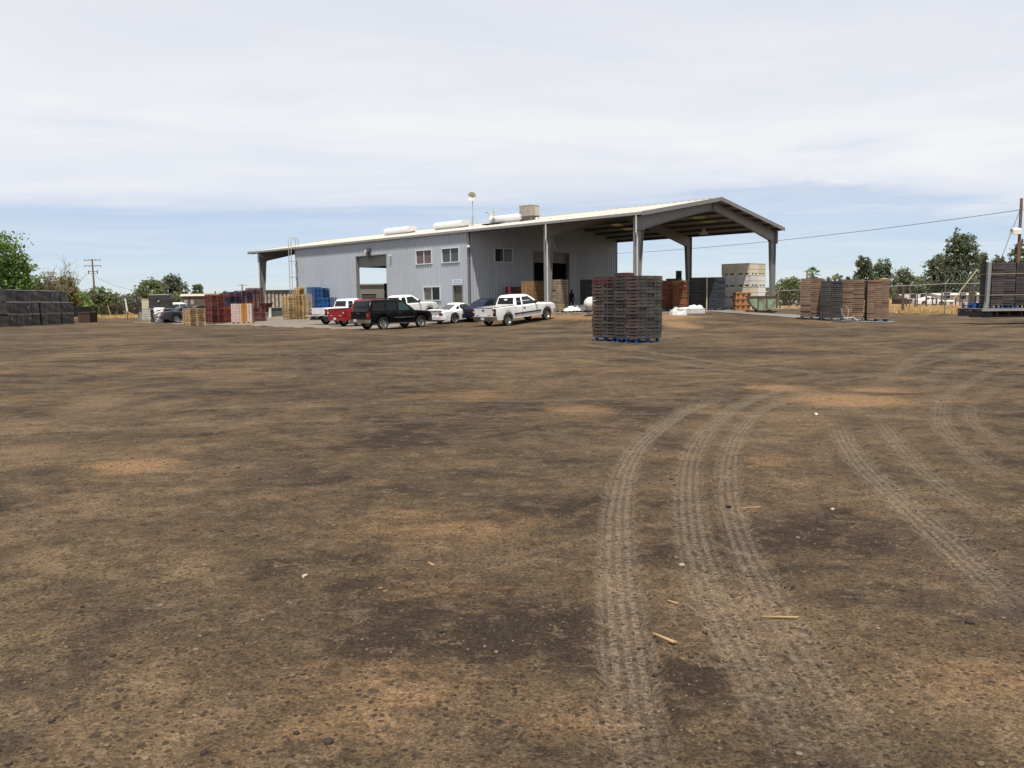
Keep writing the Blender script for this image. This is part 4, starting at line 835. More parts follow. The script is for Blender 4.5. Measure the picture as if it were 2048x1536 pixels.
def pallet_stack(kinds, x, y, rz, desc, group, z0=None, h=.142, lean=(0, 0)):
    z = gzf(x, y) + .015 if z0 is None else z0; n = len(kinds); cn = dict(red='red', blue='blue', dkblue='dark blue', nat='pale wood', yel='yellow wood')
    for i, k in enumerate(kinds):
        place_pallet(k, x + lean[0] * i, y + lean[1] * i, z + i * h, rz, f'{cn[k]} pallet, {ordw(i)} from the ground in {desc}', group)
def stack_at(u, depth): return xat(u, depth), depth
def corner_to_centre(x, y, lx=1.2, ly=1.0):   # nearest corner at x, y, long side going away along EY, short side going left along -EX
    p = np.array([x, y]) + EY * lx / 2 - EX * ly / 2; return float(p[0]), float(p[1])
G1 = 'red and blue pallets in the tall stacks on the left'; RZP = AZ - math.pi / 2
c1 = corner_to_centre(*gp(423, 648)); pallet_stack(['red'] * 17, *c1, RZP, 'the leftmost red stack', G1)
c2 = corner_to_centre(*gp(459, 645.6)); pallet_stack(['red'] * 10 + ['dkblue'] * 5 + ['red'] * 2 + ['blue'], *c2, RZP, 'the stack with a thick dark blue band', G1)
c2b = corner_to_centre(*gp(449, 644.2)); pallet_stack(['red'] * 16, *c2b, RZP, 'the red stack just behind the leftmost one', G1)
c3 = corner_to_centre(*gp(483, 644.6)); pallet_stack(['red'] * 14 + ['dkblue'] * 4 + ['red'], *c3, RZP, 'the stack behind the orange trays', G1)
c4 = corner_to_centre(*gp(509, 643.0)); pallet_stack(['red'] * 17 + ['dkblue', 'red', 'dkblue', 'red'], *c4, RZP, 'the rightmost and tallest red stack', G1, lean=(-.012, .004))
pallet_stack(['nat'] * 9, *corner_to_centre(*gp(378.5, 653)), RZP, 'the short stack before the cars', 'pale pallets in the short stack', h=.138)
G2 = 'yellow wooden pallets stacked beside the shed'
y1 = corner_to_centre(*gp(577, 639.5)); pallet_stack(['yel'] * 15, *y1, RZP, 'the left front yellow stack', G2)
y2 = corner_to_centre(*gp(606, 639.2), 1.0, 1.2); pallet_stack(['yel'] * 16, *y2, RZP + R(90), 'the right front yellow stack', G2)
pallet_stack(['yel'] * 20, *stack_at(606, 83.6), RZP, 'the tall yellow stack at the back', G2, lean=(.006, 0))
G3 = 'blue pallets stacked against the shed wall'
for k, (u, d, n, nm) in enumerate(((634, 81.0, 20, 'the left blue stack'), (652, 80.0, 19, 'the right blue stack'))):
    pallet_stack(['blue'] * n, *stack_at(u, d), RZP + R(8 * k), nm, G3, lean=(-.006, 0) if k else (0, 0))
pallet_stack(['blue'] * 13, *stack_at(661, 77.5), RZP + .2, 'the low blue stack behind the pickup cab', G3)

# ------------------------------------------------------------------ trays and crates
def tray_mesh(name, mat, lx, ly, h, sag=.25, t=.014, mx=0):
    """fruit tray: walls with a dipped upper edge, a lip, an added black filler darkening the gaps"""
    mb = MB(); n = 6
    for s in (-1, 1):
        for ax in (0, 1):
            Ln, off = (lx, s * (ly / 2 - t / 2)) if ax == 0 else (ly - 2 * t, s * (lx / 2 - t / 2)); vs = []; fs = []
            for i in range(n + 1):
                q = -Ln / 2 + Ln * i / n; d = sag * h * max(0, 1 - (2 * q / Ln) ** 2) if ax == 1 else sag * .35 * h * max(0, 1 - (2 * q / Ln) ** 4)
                for oo in (-t / 2, t / 2):
                    for z in (0.004, h - d): vs.append((q, off + oo, z) if ax == 0 else (off + oo, q, z))
            for i in range(n):
                a = 4 * i; fs += [(a, a + 4, a + 5, a + 1), (a + 2, a + 3, a + 7, a + 6), (a + 1, a + 5, a + 7, a + 3), (a, a + 2, a + 6, a + 4)]
            fs += [(0, 1, 3, 2), (4 * n, 4 * n + 2, 4 * n + 3, 4 * n + 1)]; mb.add(vs, fs, mx if (ax == 1 and s < 0) else 0)
    mb.box(-lx / 2 + .055, lx / 2 - .055, -ly / 2 + .055, ly / 2 - .055, .008, h + .002, 2 if mx else (1 if isinstance(mat, list) else 0))
    for sx in (-1, 1):
        for sy in (-1, 1): mb.cbox((sx * (lx / 2 - .022), sy * (ly / 2 - .022), h / 2), (.042, .042, h - .006))
    return mb.mesh(name, mat)
T_brown = pmat('tray_brown', (.105, .068, .058), .6, var=.25, scale=6, objvar=.3, dirt=(.12, .085, .07), dirt_amt=.4, dirt_scale=5); T_grey = pmat('tray_charcoal', (.060, .054, .051), .5, var=.3, scale=6, objvar=.45, dirt=(.10, .09, .085), dirt_amt=.4, dirt_scale=5); T_red = pmat('tray_maroon', (.11, .028, .026), .6, var=.2, objvar=.2)
T_wood = pmat('lug_wood', (.23, .145, .10), .75, var=.22, scale=5, objvar=.25); T_rust = pmat('lug_orange_brown', (.22, .075, .030), .7, var=.25, objvar=.3); T_dark = pmat('lug_dark', (.055, .052, .050), .65, var=.25, objvar=.3); T_tan = pmat('lug_tan', (.30, .235, .165), .75, var=.2, objvar=.2); T_navy = pmat('lug_navy', (.032, .036, .052), .55, var=.2, objvar=.35)
TH = .122
TM = {k: tray_mesh('tray', [m, M_black], .395, .595, TH, .34) for k, m in (('brown', T_brown), ('grey', T_grey), ('maroon', T_red))}; TM['both'] = tray_mesh('tray', [T_grey, T_brown, M_black], .395, .595, TH, .34, mx=1)
# nearest double stack
def near_stack(cx, cy, rz, who, kinds_of):
    base = gzf(cx, cy); c, s = math.cos(rz), math.sin(rz)
    o = link('wooden_pallet', PM['blue']); o.location = (cx, cy, base + .0); o.rotation_euler = (0, 0, rz); tag(o, f'bright blue pallet under the {who} of the two nearest tray stacks', 'pallet')
    for lay in range(18):
        for i in range(3):
            for j in range(2):
                k = kinds_of(lay, i, j); lx, ly = -.40 + .40 * i, -.30 + .60 * j
                lx += rng.normal() * .011 + .008 * math.sin(lay * .7 + j * 2); ly += rng.normal() * .011 + .014 * math.sin(lay * .5 + i)
                q = link('fruit_tray', TM[k]); q.location = (cx + c * lx - s * ly, cy + s * lx + c * ly, base + .146 + lay * TH); q.rotation_euler = (rng.normal() * .006, rng.normal() * .008, rz + rng.normal() * .014)
                tag(q, f'{dict(brown="brown", grey="charcoal", maroon="maroon", both="brown and charcoal")[k]} tray, {ordw(lay)} layer, {("front", "middle", "rear")[i]} row, {"left" if j else "right"} column, {who} nearest stack', 'tray', 'plastic trays in the nearest stacks')
    return base
rzn = R(38); fwdv = np.array([math.cos(rzn), math.sin(rzn)]); lftv = np.array([-math.sin(rzn), math.cos(rzn)])
corner = np.array(gp(1277, 686.5)); pB = corner + fwdv * .6 + lftv * .6; pA = pB + lftv * 1.225 + fwdv * .10
def kB(l, i, j): return ('both' if j == 0 else 'grey') if i == 0 else ('grey' if l < 17 else 'brown')
def kA(l, i, j): return ('maroon' if l > 15 else 'brown') if j == 1 else ('maroon' if l in (15, 16, 17) else 'grey')
near_stack(*pB, rzn, 'right', kB); near_stack(*pA, rzn, 'left', kA)
mb = MB(); ztop = gzf(*pB) + .146 + 18 * TH
t_ = link('fruit_tray', TM['maroon']); p_ = pB + lftv * .35 - fwdv * .35; t_.location = (p_[0], p_[1], ztop + .004); t_.rotation_euler = (0, 0, rzn); tag(t_, 'single maroon tray lying loose on top of the right nearest stack', 'tray')
strap_m = pmat('strap', (.12, .11, .105), .4, var=.1)
for who, pc in (('right', pB), ('left', pA)):
    for q in (-.2, .2):
        mb = MB(); hh = 18 * TH + .145
        for a in (-.612, .612): mb.cbox((q, a, hh / 2 + .02), (.014, .004, hh))
        o = mb.build('packing_strap', strap_m); o.location = (pc[0], pc[1], gzf(*pc)); o.rotation_euler = (0, 0, rzn); tag(o, f'thin strap down the {"near" if q < 0 else "far"} half of the {who} nearest tray stack, long faces', 'strap')
        mb = MB()
        for a in (-.612, .612): mb.cbox((a, q, hh / 2 + .02), (.004, .014, hh))
        o = mb.build('packing_strap', strap_m); o.location = (pc[0], pc[1], gzf(*pc)); o.rotation_euler = (0, 0, rzn); tag(o, f'thin strap down the {"right" if q < 0 else "left"} part of the {who} nearest tray stack, end faces', 'strap')
# generic crate stacks: per layer nx by 1 crates that reach through the pallet
CM = {}
def crate_stack(x, y, rz, mat, who, group, layers=18, cols=2, w_=1.2, d=1.0, th=.122, z0=None, pallet='mut', name='fruit_crate', lab='crate', lean=0.0, jit=.01, rows=1, skip_pallet=False):
    z = gzf(x, y) + .01 if z0 is None else z0; c, s = math.cos(rz), math.sin(rz)
    if not skip_pallet:
        o = link('wooden_pallet', PM[pallet]); o.location = (x, y, z); o.rotation_euler = (0, 0, rz); o.scale = (w_ / 1.2, d / 1.0, 1); tag(o, f'pallet under {who}', 'pallet'); z += .145
    key = (mat.name, w_, d, cols, th, rows)
    if key not in CM: CM[key] = tray_mesh('crate', [mat, M_black], w_ / cols - .006, d / rows - .006, th, .34)
    for l in range(layers):
        for i in range(cols):
            for r_ in range(rows):
                lx = -w_ / 2 + (i + .5) * w_ / cols + rng.normal() * jit * .5; ly = -d / 2 + (r_ + .5) * d / rows + rng.normal() * jit + lean * l
                o = link({T_wood: 'wooden_crate', T_rust: 'rust_crate', T_tan: 'tan_crate', T_navy: 'navy_crate'}.get(mat, name), CM[key]); o.location = (x + c * lx - s * ly, y + s * lx + c * ly, z + l * th); o.rotation_euler = (rng.normal() * .005, rng.normal() * .005, rz + rng.normal() * .012)
                pos = ('', ('left ', 'right ')[i % 2], ('left ', 'middle ', 'right ')[i])[cols - 1] + ('', ('front ', 'rear ')[r_])[rows - 1]
                tag(o, f'{lab}, {pos}{ordw(l)} layer, {who}', 'crate', group)
# four stacks on the driveway at the right
GR = 'crates in the four stacks at the right'
for (u, dep, mat, who, lay, lab, rr) in ((1622, 51.6, T_wood, 'the leftmost brown stack by the driveway', 19, 'brown wood crate', 1), (1662.5, 50.6, T_dark, 'the dark grey stack by the driveway', 18, 'dark grey crate', 1), (1705, 50.6, T_wood, 'the middle brown stack by the driveway', 19, 'brown wood crate', 1), (1752, 50.4, T_wood, 'the rightmost brown stack by the driveway', 19, 'brown wood crate', 2)):
    x, y = xat(u, dep), dep; crate_stack(x, y, R(-24 if rr == 1 else -16), mat, who, GR, layers=lay, cols=2 if rr == 1 else 3, rows=rr, w_=1.22, d=1.15 if rr == 1 else 1.3, th=.124, lab=lab, lean=0.003 if rr == 2 else 0)
x, y = xat(1762, 50.4), 50.4; mb = MB(); mb.cbox((0, 0, .03), (.7, .5, .05), rot=(0, R(3), 0)).cbox((.1, .1, .07), (.5, .4, .02), rot=(R(4), R(-5), .3)); o = mb.build('cardboard_sheet', M_card); o.location = (x, y, gzf(x, y) + .16 + 19 * .124 + .01); tag(o, 'orange brown cardboard sheet on top of the rightmost crate stack', 'cardboard')
def film(name, lab, loc, rz, sx, sy, sz, mat, seed, rag=.25, cat='plastic'):
    """loose plastic film: a crumpled sheet heap"""
    r_ = np.random.default_rng(seed); n = 16; vs = []; fs = []
    for j in range(n):
        for i in range(n):
            u, v = i / (n - 1) * 2 - 1, j / (n - 1) * 2 - 1; e = max(abs(u), abs(v)); hgt = sz * (1 - e ** 7) * (.72 + .2 * math.sin(u * 3.1 + seed) * math.sin(v * 2.7 + seed * 2) + r_.uniform(-rag, rag) * .6) if e < .99 else 0
            vs.append((u * sx / 2 * (1 + r_.uniform(-.05, .05)), v * sy / 2 * (1 + r_.uniform(-.05, .05)), max(hgt, 0)))
    for j in range(n - 1):
        for i in range(n - 1): k = j * n + i; fs.append((k, k + 1, k + n + 1, k + n))
    mb = MB(); mb.add(vs, fs); o = mb.build(name, mat, smooth=True, ang=60); o.location = loc; o.rotation_euler = (0, 0, rz); return tag(o, lab, cat)
M_film = pmat('white_film', (.74, .74, .72), .35, var=.08, bump=.5, bscale=6); M_filmg = pmat('clear_film', (.55, .54, .52), .3, var=.15, bump=.6, bscale=8)
x, y = xat(1695, 49.6), 49.6
mb = MB(); mb.path([(0, 0, .15), (.05, 0, .7), (-.15, -.02, .95)], .012).path([(0, 0, .15), (-.35, -.05, .45), (-.42, -.05, .8)], .012).path([(-.3, -.1, .2), (.3, -.15, .25), (.55, -.2, .02)], .018); o = mb.build('torn_film_strip', M_film); o.location = (x, y, gzf(x, y)); tag(o, 'torn white plastic film hanging from the middle brown stack', 'plastic')
# stacks under the canopy (local building coordinates)
def bstack(bx, by, mat, who, lab, layers, cols=2, w_=1.2, d=1.1, rz=0.0, th=.124, pallet='mut', lean=0.0, name='fruit_crate'):
    x, y = b2w(bx, by); crate_stack(x, y, B_ROT + rz, mat, who, 'crates stacked under the open canopy', layers, cols, w_, d, th, SLAB + .004, pallet, name, lab, lean)
def bxy(u, dep): return [float(q) for q in w2b(xat(u, dep), dep)]
bstack(*bxy(1396, 64.0), T_dark, 'the dark stack at the right of the canopy', 'dark grey crate', 19, rz=R(38), w_=1.25); bstack(*bxy(1432, 63.6), T_navy, 'the navy stack beside the white bins', 'navy crate', 19, rz=R(38), w_=1.25)
bstack(*bxy(1335, 62.0), T_rust, 'the rust stack behind the nearest trays', 'rust brown crate', 17, rz=R(35), lean=.004); bstack(*bxy(1362, 60.6), T_rust, 'the leaning rust stack under orange cardboard', 'rust brown crate', 16, rz=R(25), lean=-.008, w_=1.0, d=.9)
bstack(*bxy(1348, 66.0), T_dark, 'the grey stack at the back of the canopy', 'dark grey crate', 19, rz=R(38))
bstack(*bxy(1118, 61.0), T_tan, 'the tan stack right of the front column', 'tan crate', 18, cols=3, rz=R(5), w_=1.15, d=1.0, pallet='nat', th=.126)
bstack(*bxy(1180, 66.2), T_dark, 'the grey stack behind the white tank', 'grey crate', 19, rz=R(20))
mb = MB(); bx_, by_ = bxy(1362, 60.6); mb.cbox((0, 0, .04), (.95, .7, .07), rot=(R(3), R(-3), 0)); mb.cbox((.1, .0, .09), (.5, .5, .05), rot=(0, R(8), .4)); o = mb.build('orange_cardboard', pmat('orange_card', (.52, .24, .08), .7, var=.15)); o.location = (*b2w(bx_, by_ - .12), SLAB + .15 + 16 * .124); o.rotation_euler = (0, 0, B_ROT + R(25)); tag(o, 'orange cardboard piece on the leaning rust crate stack', 'cardboard')
mb = MB(); mb.cbox((0, 0, 1.2), (.10, .07, 2.4)); o = mb.build('corner_board', pmat('corner_tan', (.50, .42, .29), .8)); o.location = (xat(1413.5, 62.9), 62.9, SLAB); tag(o, 'tan corner board standing between the dark and navy crate stacks', 'corner board')
# cartons at the loading door
M_cart = pmat('brown_carton', (.25, .145, .065), .8, var=.15, scale=3, objvar=.18)
def carton_mesh(lx, ly, h):
    mb = MB(); mb.box(-lx / 2, lx / 2, -ly / 2, ly / 2, 0, h); 
    for s in (-1, 1): mb.box(-.05, .05, s * ly / 2 - .002, s * ly / 2 + .002, h * .6, h * .78, 1); mb.box(s * lx / 2 - .002, s * lx / 2 + .002, -.06, .06, h * .6, h * .78, 1)
    return mb.mesh('carton', [M_cart, M_dark])
CRT = carton_mesh(.595, .395, .315)
bx0, by0 = 5.7, 1.25
o = link('wooden_pallet', PM['nat']); o.location = (*b2w(bx0, by0), SLAB + .004); o.rotation_euler = (0, 0, B_ROT); tag(o, 'pallet under the brown cartons near the loading door', 'pallet')
for l in range(7):
    for i in range(2):
        for j in range(3):
            o = link('carton', CRT); x, y = b2w(bx0 - .3 + .6 * i + rng.normal() * .008, by0 - .4 + .4 * j + rng.normal() * .008); o.location = (x, y, SLAB + .15 + l * .317); o.rotation_euler = (0, 0, B_ROT + rng.normal() * .015)
            tag(o, f'brown carton, {ordw(l)} layer, {("left", "right")[i]} column, {("front", "middle", "rear")[j]} row, near the loading door', 'carton', 'brown cartons near the loading door')
# bulk bins (white plastic), 2 x 2 x 4
M_bin = pmat('bin_white', (.88, .86, .80), .55, var=.08, scale=2, objvar=.12, dirt=(.48, .44, .32), dirt_amt=.55, dirt_scale=1.5); M_binc = pmat('bin_cream', (.80, .74, .56), .55, var=.1, scale=2, objvar=.1, dirt=(.45, .40, .27), dirt_amt=.5, dirt_scale=1.5)
def bin_mesh(mat, lx=1.28, ly=1.2, h=.91):
    mb = MB(); f_ = .13; mb.box(-lx / 2, lx / 2, -ly / 2, ly / 2, f_, h - .06); mb.box(-lx / 2 - .015, lx / 2 + .015, -ly / 2 - .015, ly / 2 + .015, h - .06, h)
    for i in (-1, 0, 1):
        for j in (-1, 0, 1): mb.cbox((i * (lx / 2 - .09), j * (ly / 2 - .09), f_ / 2), (.18, .18, f_))
    for s in (-1, 1):
        for k in range(8): q = -lx / 2 + lx * (k + .5) / 8; mb.box(q - .02, q + .02, s * ly / 2 - .012, s * ly / 2 + .012, f_ + .02, h - .08)
        for k in range(8): q = -ly / 2 + ly * (k + .5) / 8; mb.box(s * lx / 2 - .012, s * lx / 2 + .012, q - .02, q + .02, f_ + .02, h - .08)
        mb.box(-lx / 2 - .014, lx / 2 + .014, s * ly / 2 - .014, s * ly / 2 + .014, .44, .48); mb.box(s * lx / 2 - .014, s * lx / 2 + .014, -ly / 2, ly / 2, .44, .48)
    return mb.mesh('bin', mat)
BINW, BINC = bin_mesh(M_bin), bin_mesh(M_binc)
for l in range(4):
    for i in range(2):
        for j in range(2):
            o = link('bulk_bin', BINC if l == 3 or (l == 1 and i == 0 and j == 0) else BINW); o.location = (*b2w(16.1 - .65 - 1.31 * i + rng.normal() * .02, 15.35 + .6 + 1.23 * j + rng.normal() * .02), SLAB + .004 + l * .913); o.rotation_euler = (0, 0, B_ROT + rng.normal() * .01)
            tag(o, f'{"cream" if o.data is BINC else "white"} plastic bulk bin, {ordw(l)} from the floor, {("right", "left")[i]} {("front", "rear")[j]} of the block of bins', 'bin', 'white bulk bins at the canopy edge')
# orange crates and green hopper in front of the bins
M_or = pmat('orange_plastic', (.50, .21, .07), .55, var=.12, objvar=.1)
mb = MB()
for z in (0,):
    mb.box(-.55, .55, -.5, .5, .0, .42); mb.box(-.57, .57, -.52, .52, .36, .44)
for k in (-.38, 0, .38):
    mb.box(k - .12, k + .12, -.53, -.5, .24, .34, 1); mb.box(k - .02, k + .02, -.53, -.5, .05, .22, 1); mb.box(-.58, -.55, k - .10, k + .10, .24, .34, 1); mb.box(.55, .58, k - .1, k + .1, .24, .34, 1)
ORM = mb.mesh('orange_crate', [M_or, M_dark]); bo = bxy(1483, 62.6)
for l in range(3):
    o = link('orange_crate', ORM); o.location = (*b2w(bo[0] + rng.normal() * .01, bo[1]), SLAB + .004 + l * .445); o.rotation_euler = (0, 0, B_ROT + R(42)); tag(o, f'orange slotted plastic crate, {("bottom", "middle", "top")[l]} of the pile before the white bins', 'crate', 'orange crates before the white bins')
M_hop = pmat('hopper_green', (.27, .36, .24), .6, var=.15, scale=1.5, dirt=(.10, .045, .025), dirt_amt=.95, dirt_scale=2.2)
hx, hy = xat(1522, 59.5), 59.5; t = thing('dump_hopper', 'rusty pale green dump hopper at the canopy edge', 'hopper', (hx, hy, gzf(hx, hy) + .03), R(-8))
mb = MB(); mb.prism([(-.95, 1.12), (.95, 1.12), (.95, .32), (.55, .2), (-.35, .2), (-.75, .55)], 'y', -.6, .6); mb.build('tub', M_hop, t)
M_rust = pmat('rust', (.11, .055, .035), .85, var=.3, scale=4); mb = MB()
for s in (-1, 1): mb.box(-1.05, 1.05, s * .6 - .05, s * .6 + .05, 1.10, 1.18); mb.box(-1.0, 1.0, s * .45 - .06, s * .45 + .06, .0, .1); mb.box(.5, .62, s * .45 - .05, s * .45 + .05, .1, .3); mb.box(-.4, -.28, s * .45 - .05, s * .45 + .05, .1, .3)
mb.box(-1.0, -.92, -.6, .6, 1.10, 1.18); mb.box(.93, 1.03, -.66, .66, .3, 1.17); mb.build('frame', M_rust, t)
mb = MB()
for k in (-.3, .3): mb.box(k - .04, k + .04, -.64, -.6, .25, 1.1)
mb.build('rib', M_rust, t)
# white wrapped bundle on the bank, bags, tank
x, y = xat(1377, 53.0), 53.0; z = gzf(x, y)
t = thing('wrapped_bundle', 'low white plastic wrapped bundle lying on the dirt bank', 'bundle', (x, y, z), R(4))
mb = MB(); mb.box(-.75, .95, -.5, .5, .1, .42); mb.box(-.7, .9, -.45, .45, .0, .1, 0); mb.build('block', M_filmg, t)
o = film('heap', '', (0, 0, 0), 0, .1, .1, .1, M_film, 3); bpy.data.objects.remove(o)
def film_part(parent, loc, sx, sy, sz, mat, seed, nm):
    o = film(nm, 'x y z w', loc, 0, sx, sy, sz, mat, seed)
    for k in ('label', 'category'): del o[k]
    o.parent = parent; return o
film_part(t, (-.72, -.1, 0), .95, 1.0, .5, M_filmg, 5, 'film_heap'); film_part(t, (.1, 0, .40), 1.7, 1.0, .1, M_film, 6, 'film_top'); film_part(t, (.3, 0, .44), .5, .4, .22, M_film, 7, 'film_knot'); film_part(t, (.75, .1, .44), .4, .4, .2, M_film, 8, 'film_knot')
mb = MB(); mb.path([(0, 0, 0), (-.12, .02, .3), (-.25, .03, .5)], .022).path([(.08, 0, 0), (-.02, .02, .3), (-.14, .03, .52)], .022).path([(-.25, .03, .5), (-.14, .03, .52)], .022); o = mb.build('green_handle', pmat('green_plastic', (.06, .36, .22), .5)); o.location = (x - .5, y + .62, z); tag(o, 'green tubular handle sticking up behind the wrapped bundle', 'handle')
bx_, by_ = bxy(1150, 60.2); t = thing('bag_pallet', 'pallet heaped with white plastic sacks near the slab edge', 'sacks', (*b2w(bx_, by_), SLAB + .004), R(2))
mb = MB(); mb.cbox((0, 0, .02), (1.25, 1, .03))
for k in (-.55, 0, .55): mb.cbox((k, 0, .07), (.1, 1, .08))
mb.cbox((0, 0, .13), (1.25, 1, .03)); mb.build('pallet_base', W_nat, t)
film_part(t, (.1, 0, .15), 1.35, 1.1, .42, M_film, 11, 'sack_heap'); film_part(t, (-.45, -.1, .12), .7, .9, .22, M_film, 12, 'sack_heap'); film_part(t, (.45, 0, .2), .8, .9, .38, M_film, 13, 'sack_heap')
x, y = xat(1212, 55.0), 55.0; t = thing('propane_tank', 'white horizontal gas tank behind the nearest tray stacks', 'tank', (x, y, gzf(x, y)), R(-12))
mb = MB(); prof = [(0, -1.45)] + [(.48 * math.sin(a), -.95 - .5 * math.cos(a)) for a in np.linspace(.25, math.pi / 2, 7)] + [(.48, .95)] + [(.48 * math.cos(a), .95 + .5 * math.sin(a)) for a in np.linspace(.2, 1.4, 6)] + [(0, 1.45)]
mb.lathe(prof, 28, 'x', (0, 0, .72)); mb.build('vessel', pmat('tank_white', (.76, .74, .70), .45, var=.05, dirt=(.5, .36, .22), dirt_amt=.4), t, smooth=True, ang=50)
mb = MB()
for s in (-.8, .8): mb.box(s - .05, s + .05, -.4, .4, 0, .28); mb.lathe([(.485, s - .03), (.50, s), (.485, s + .03)], 28, 'x', (0, 0, .72))
mb.build('saddle', M_steel, t)
mb = MB(); mb.lathe([(.05, 0), (.05, .12), (.02, .14)], 10, 'z', (-1.2, 0, 1.08)); mb.path([(-1.0, -.3, 1.1), (-1.25, -.35, .7), (-1.2, -.35, .15), (-.7, -.5, .05), (-.4, -.5, .2)], .02); mb.build('hose', M_dark, t)
# black upright panel
bx_, by_ = bxy(1357.5, 65.5); t = thing('upright_panel', 'tall black upright panel behind the rust crate stacks', 'panel', (*b2w(bx_, by_), SLAB), .1)
mb = MB(); mb.box(-.22, .22, -.06, .06, .3, 3.1); mb.build('board', pmat('matte_black', (.012, .012, .014), .8), t); mb = MB(); mb.box(-.3, .3, -.3, .3, 0, .08); mb.box(-.05, .05, -.05, .05, .08, .3); mb.build('foot', M_dark, t)
# drinks machine
bx_, by_ = .62, 4.45; t = thing('vending_machine', 'red and black drinks vending machine against the shaded shed wall', 'vending machine', (*b2w(bx_, by_), SLAB + .004), B_ROT)
M_cred = pmat('machine_red', (.42, .008, .016), .35, var=.03); M_cblk = pmat('machine_black', (.015, .012, .012), .3, var=.1)
mb = MB(); mb.box(-.38, .38, -.6, .6, .06, 2.05); mb.box(-.36, .36, -.56, .56, 0, .06); mb.build('cabinet', M_cblk, t)
mb = MB(); mb.box(-.385, .385, -.615, -.602, .08, 2.03); mb.build('side_panel', M_cred, t)
mb = MB(); mb.box(.382, .40, -.58, .58, .1, 2.0); fp = mb.build('front_panel', M_cblk, t)
mb = MB(); mb.box(.402, .408, .24, .55, .15, 1.9); mb.build('selection_panel', pmat('machine_darkred', (.09, .006, .01), .4), fp)
M_wtxt = pmat('white_lettering', (.82, .8, .78), .5, var=.02)
text_mesh('Coca-Cola', .44, M_wtxt, t, (.0, -.62, 1.05), (R(90), R(-90), 0), shear=.35); M_rtxt = pmat('red_lettering', (.36, .05, .05), .5)
text_mesh('Coca-Cola', .40, M_rtxt, t, (.408, -.12, 1.1), (R(90), R(-78), R(90)), shear=.35)
# person walking
t = thing('person', 'person in dark clothing walking beside the shaded wall', 'person', (*b2w(5.2, 6.3), SLAB + .004), R(-70))
me_ = bpy.data.meshes.new('body'); J = dict(pel=(0, 0, .95), chest=(.05, 0, 1.28), neck=(.07, 0, 1.47), head=(.12, 0, 1.60), top=(.13, 0, 1.68), hl=(.0, .1, .92), kl=(.16, .11, .50), al=(.05, .11, .09), tl=(.2, .12, .04), hr=(0, -.1, .92), kr=(-.02, -.11, .5), ar=(-.28, -.11, .12), tr=(-.14, -.12, .04),
    sl=(.05, .19, 1.40), el=(-.06, .25, 1.12), wl=(.10, .27, .90), fl=(.16, .27, .83), sr=(.05, -.19, 1.40), er=(.12, -.25, 1.14), wr=(.32, -.26, 1.0), fr=(.40, -.26, .96))
kk = list(J); ed = [('pel', 'chest'), ('chest', 'neck'), ('neck', 'head'), ('head', 'top'), ('pel', 'hl'), ('hl', 'kl'), ('kl', 'al'), ('al', 'tl'), ('pel', 'hr'), ('hr', 'kr'), ('kr', 'ar'), ('ar', 'tr'), ('chest', 'sl'), ('sl', 'el'), ('el', 'wl'), ('wl', 'fl'), ('chest', 'sr'), ('sr', 'er'), ('er', 'wr'), ('wr', 'fr')]
me_.from_pydata([J[k] for k in kk], [(kk.index(a), kk.index(b)) for a, b in ed], []); rad = dict(pel=.135, chest=.15, neck=.06, head=.095, top=.075, hl=.1, kl=.068, al=.05, tl=.045, hr=.1, kr=.068, ar=.05, tr=.045, sl=.075, el=.05, wl=.036, fl=.04, sr=.075, er=.05, wr=.036, fr=.04)
ob = link('body', me_, t); sk = ob.modifiers.new('skin', 'SKIN'); me_.skin_vertices[0].data[0].use_root = True
for i, k in enumerate(kk): me_.skin_vertices[0].data[i].radius = (rad[k], rad[k])
ob.modifiers.new('sub', 'SUBSURF').levels = 2; ob.modifiers['sub'].render_levels = 2; me_.materials.append(pmat('dark_clothes', (.022, .022, .026), .8, var=.2))
mb = MB(); mb.lathe([(0, .1), (.07, .08), (.105, .02), (.1, -.04), (.0, -.05)], 12, 'z', (.11, 0, 1.645)); mb.build('hair', pmat('dark_hair', (.012, .01, .009), .7), t, smooth=True)
# ------------------------------------------------------------------ left side: wrapped loads, stores
def bevel_box(sx, sy, sz, b=.05, n=1, noise=.02, seed=0, seg=7):
    r_ = np.random.default_rng(seed); bm = bmesh.new(); bmesh.ops.create_cube(bm, size=1)
    for v in bm.verts: v.co = Vector((v.co.x * sx, v.co.y * sy, (v.co.z + .5) * sz))
    bmesh.ops.subdivide_edges(bm, edges=bm.edges[:], cuts=seg, use_grid_fill=True)
    ph = r_.uniform(0, 6, 6)
    for v in bm.verts:
        x, y, z = v.co; d = noise * (math.sin(z * 9 + x * 2 + ph[0]) * .5 + math.sin(z * 23 + y * 5 + ph[1]) * .35 + math.sin(x * 11 + y * 9 + ph[2]) * .4)
        ex_ = min(1, (sx / 2 - abs(x)) / b + (sy / 2 - abs(y)) / b) if abs(x) > sx / 2 - b and abs(y) > sy / 2 - b else 1
        k = 1 - (1 - ex_) * b / sx * .8; v.co = Vector((x * k + (d if abs(abs(x) - sx / 2) < 1e-4 else 0) * np.sign(x), y * k + (d if abs(abs(y) - sy / 2) < 1e-4 else 0) * np.sign(y), z + (d * 1.5 if z > sz - 1e-3 else 0)))
    me_ = bpy.data.meshes.new('wrapped_load'); bm.to_mesh(me_); bm.free(); me_.polygons.foreach_set('use_smooth', [True] * len(me_.polygons)); me_.set_sharp_from_angle(angle=R(50)); return me_
M_bfilm = pmat('black_film', (.055, .050, .046), .38, var=.45, scale=3, spec=.4, bump=1.0, bscale=5, stretch=(1, 1, 5), objvar=.35, dirt=(.085, .08, .075), dirt_amt=.6, dirt_scale=2.5)
M_paper = pmat('paper_label', (.34, .325, .31), .7, var=.2, scale=12)
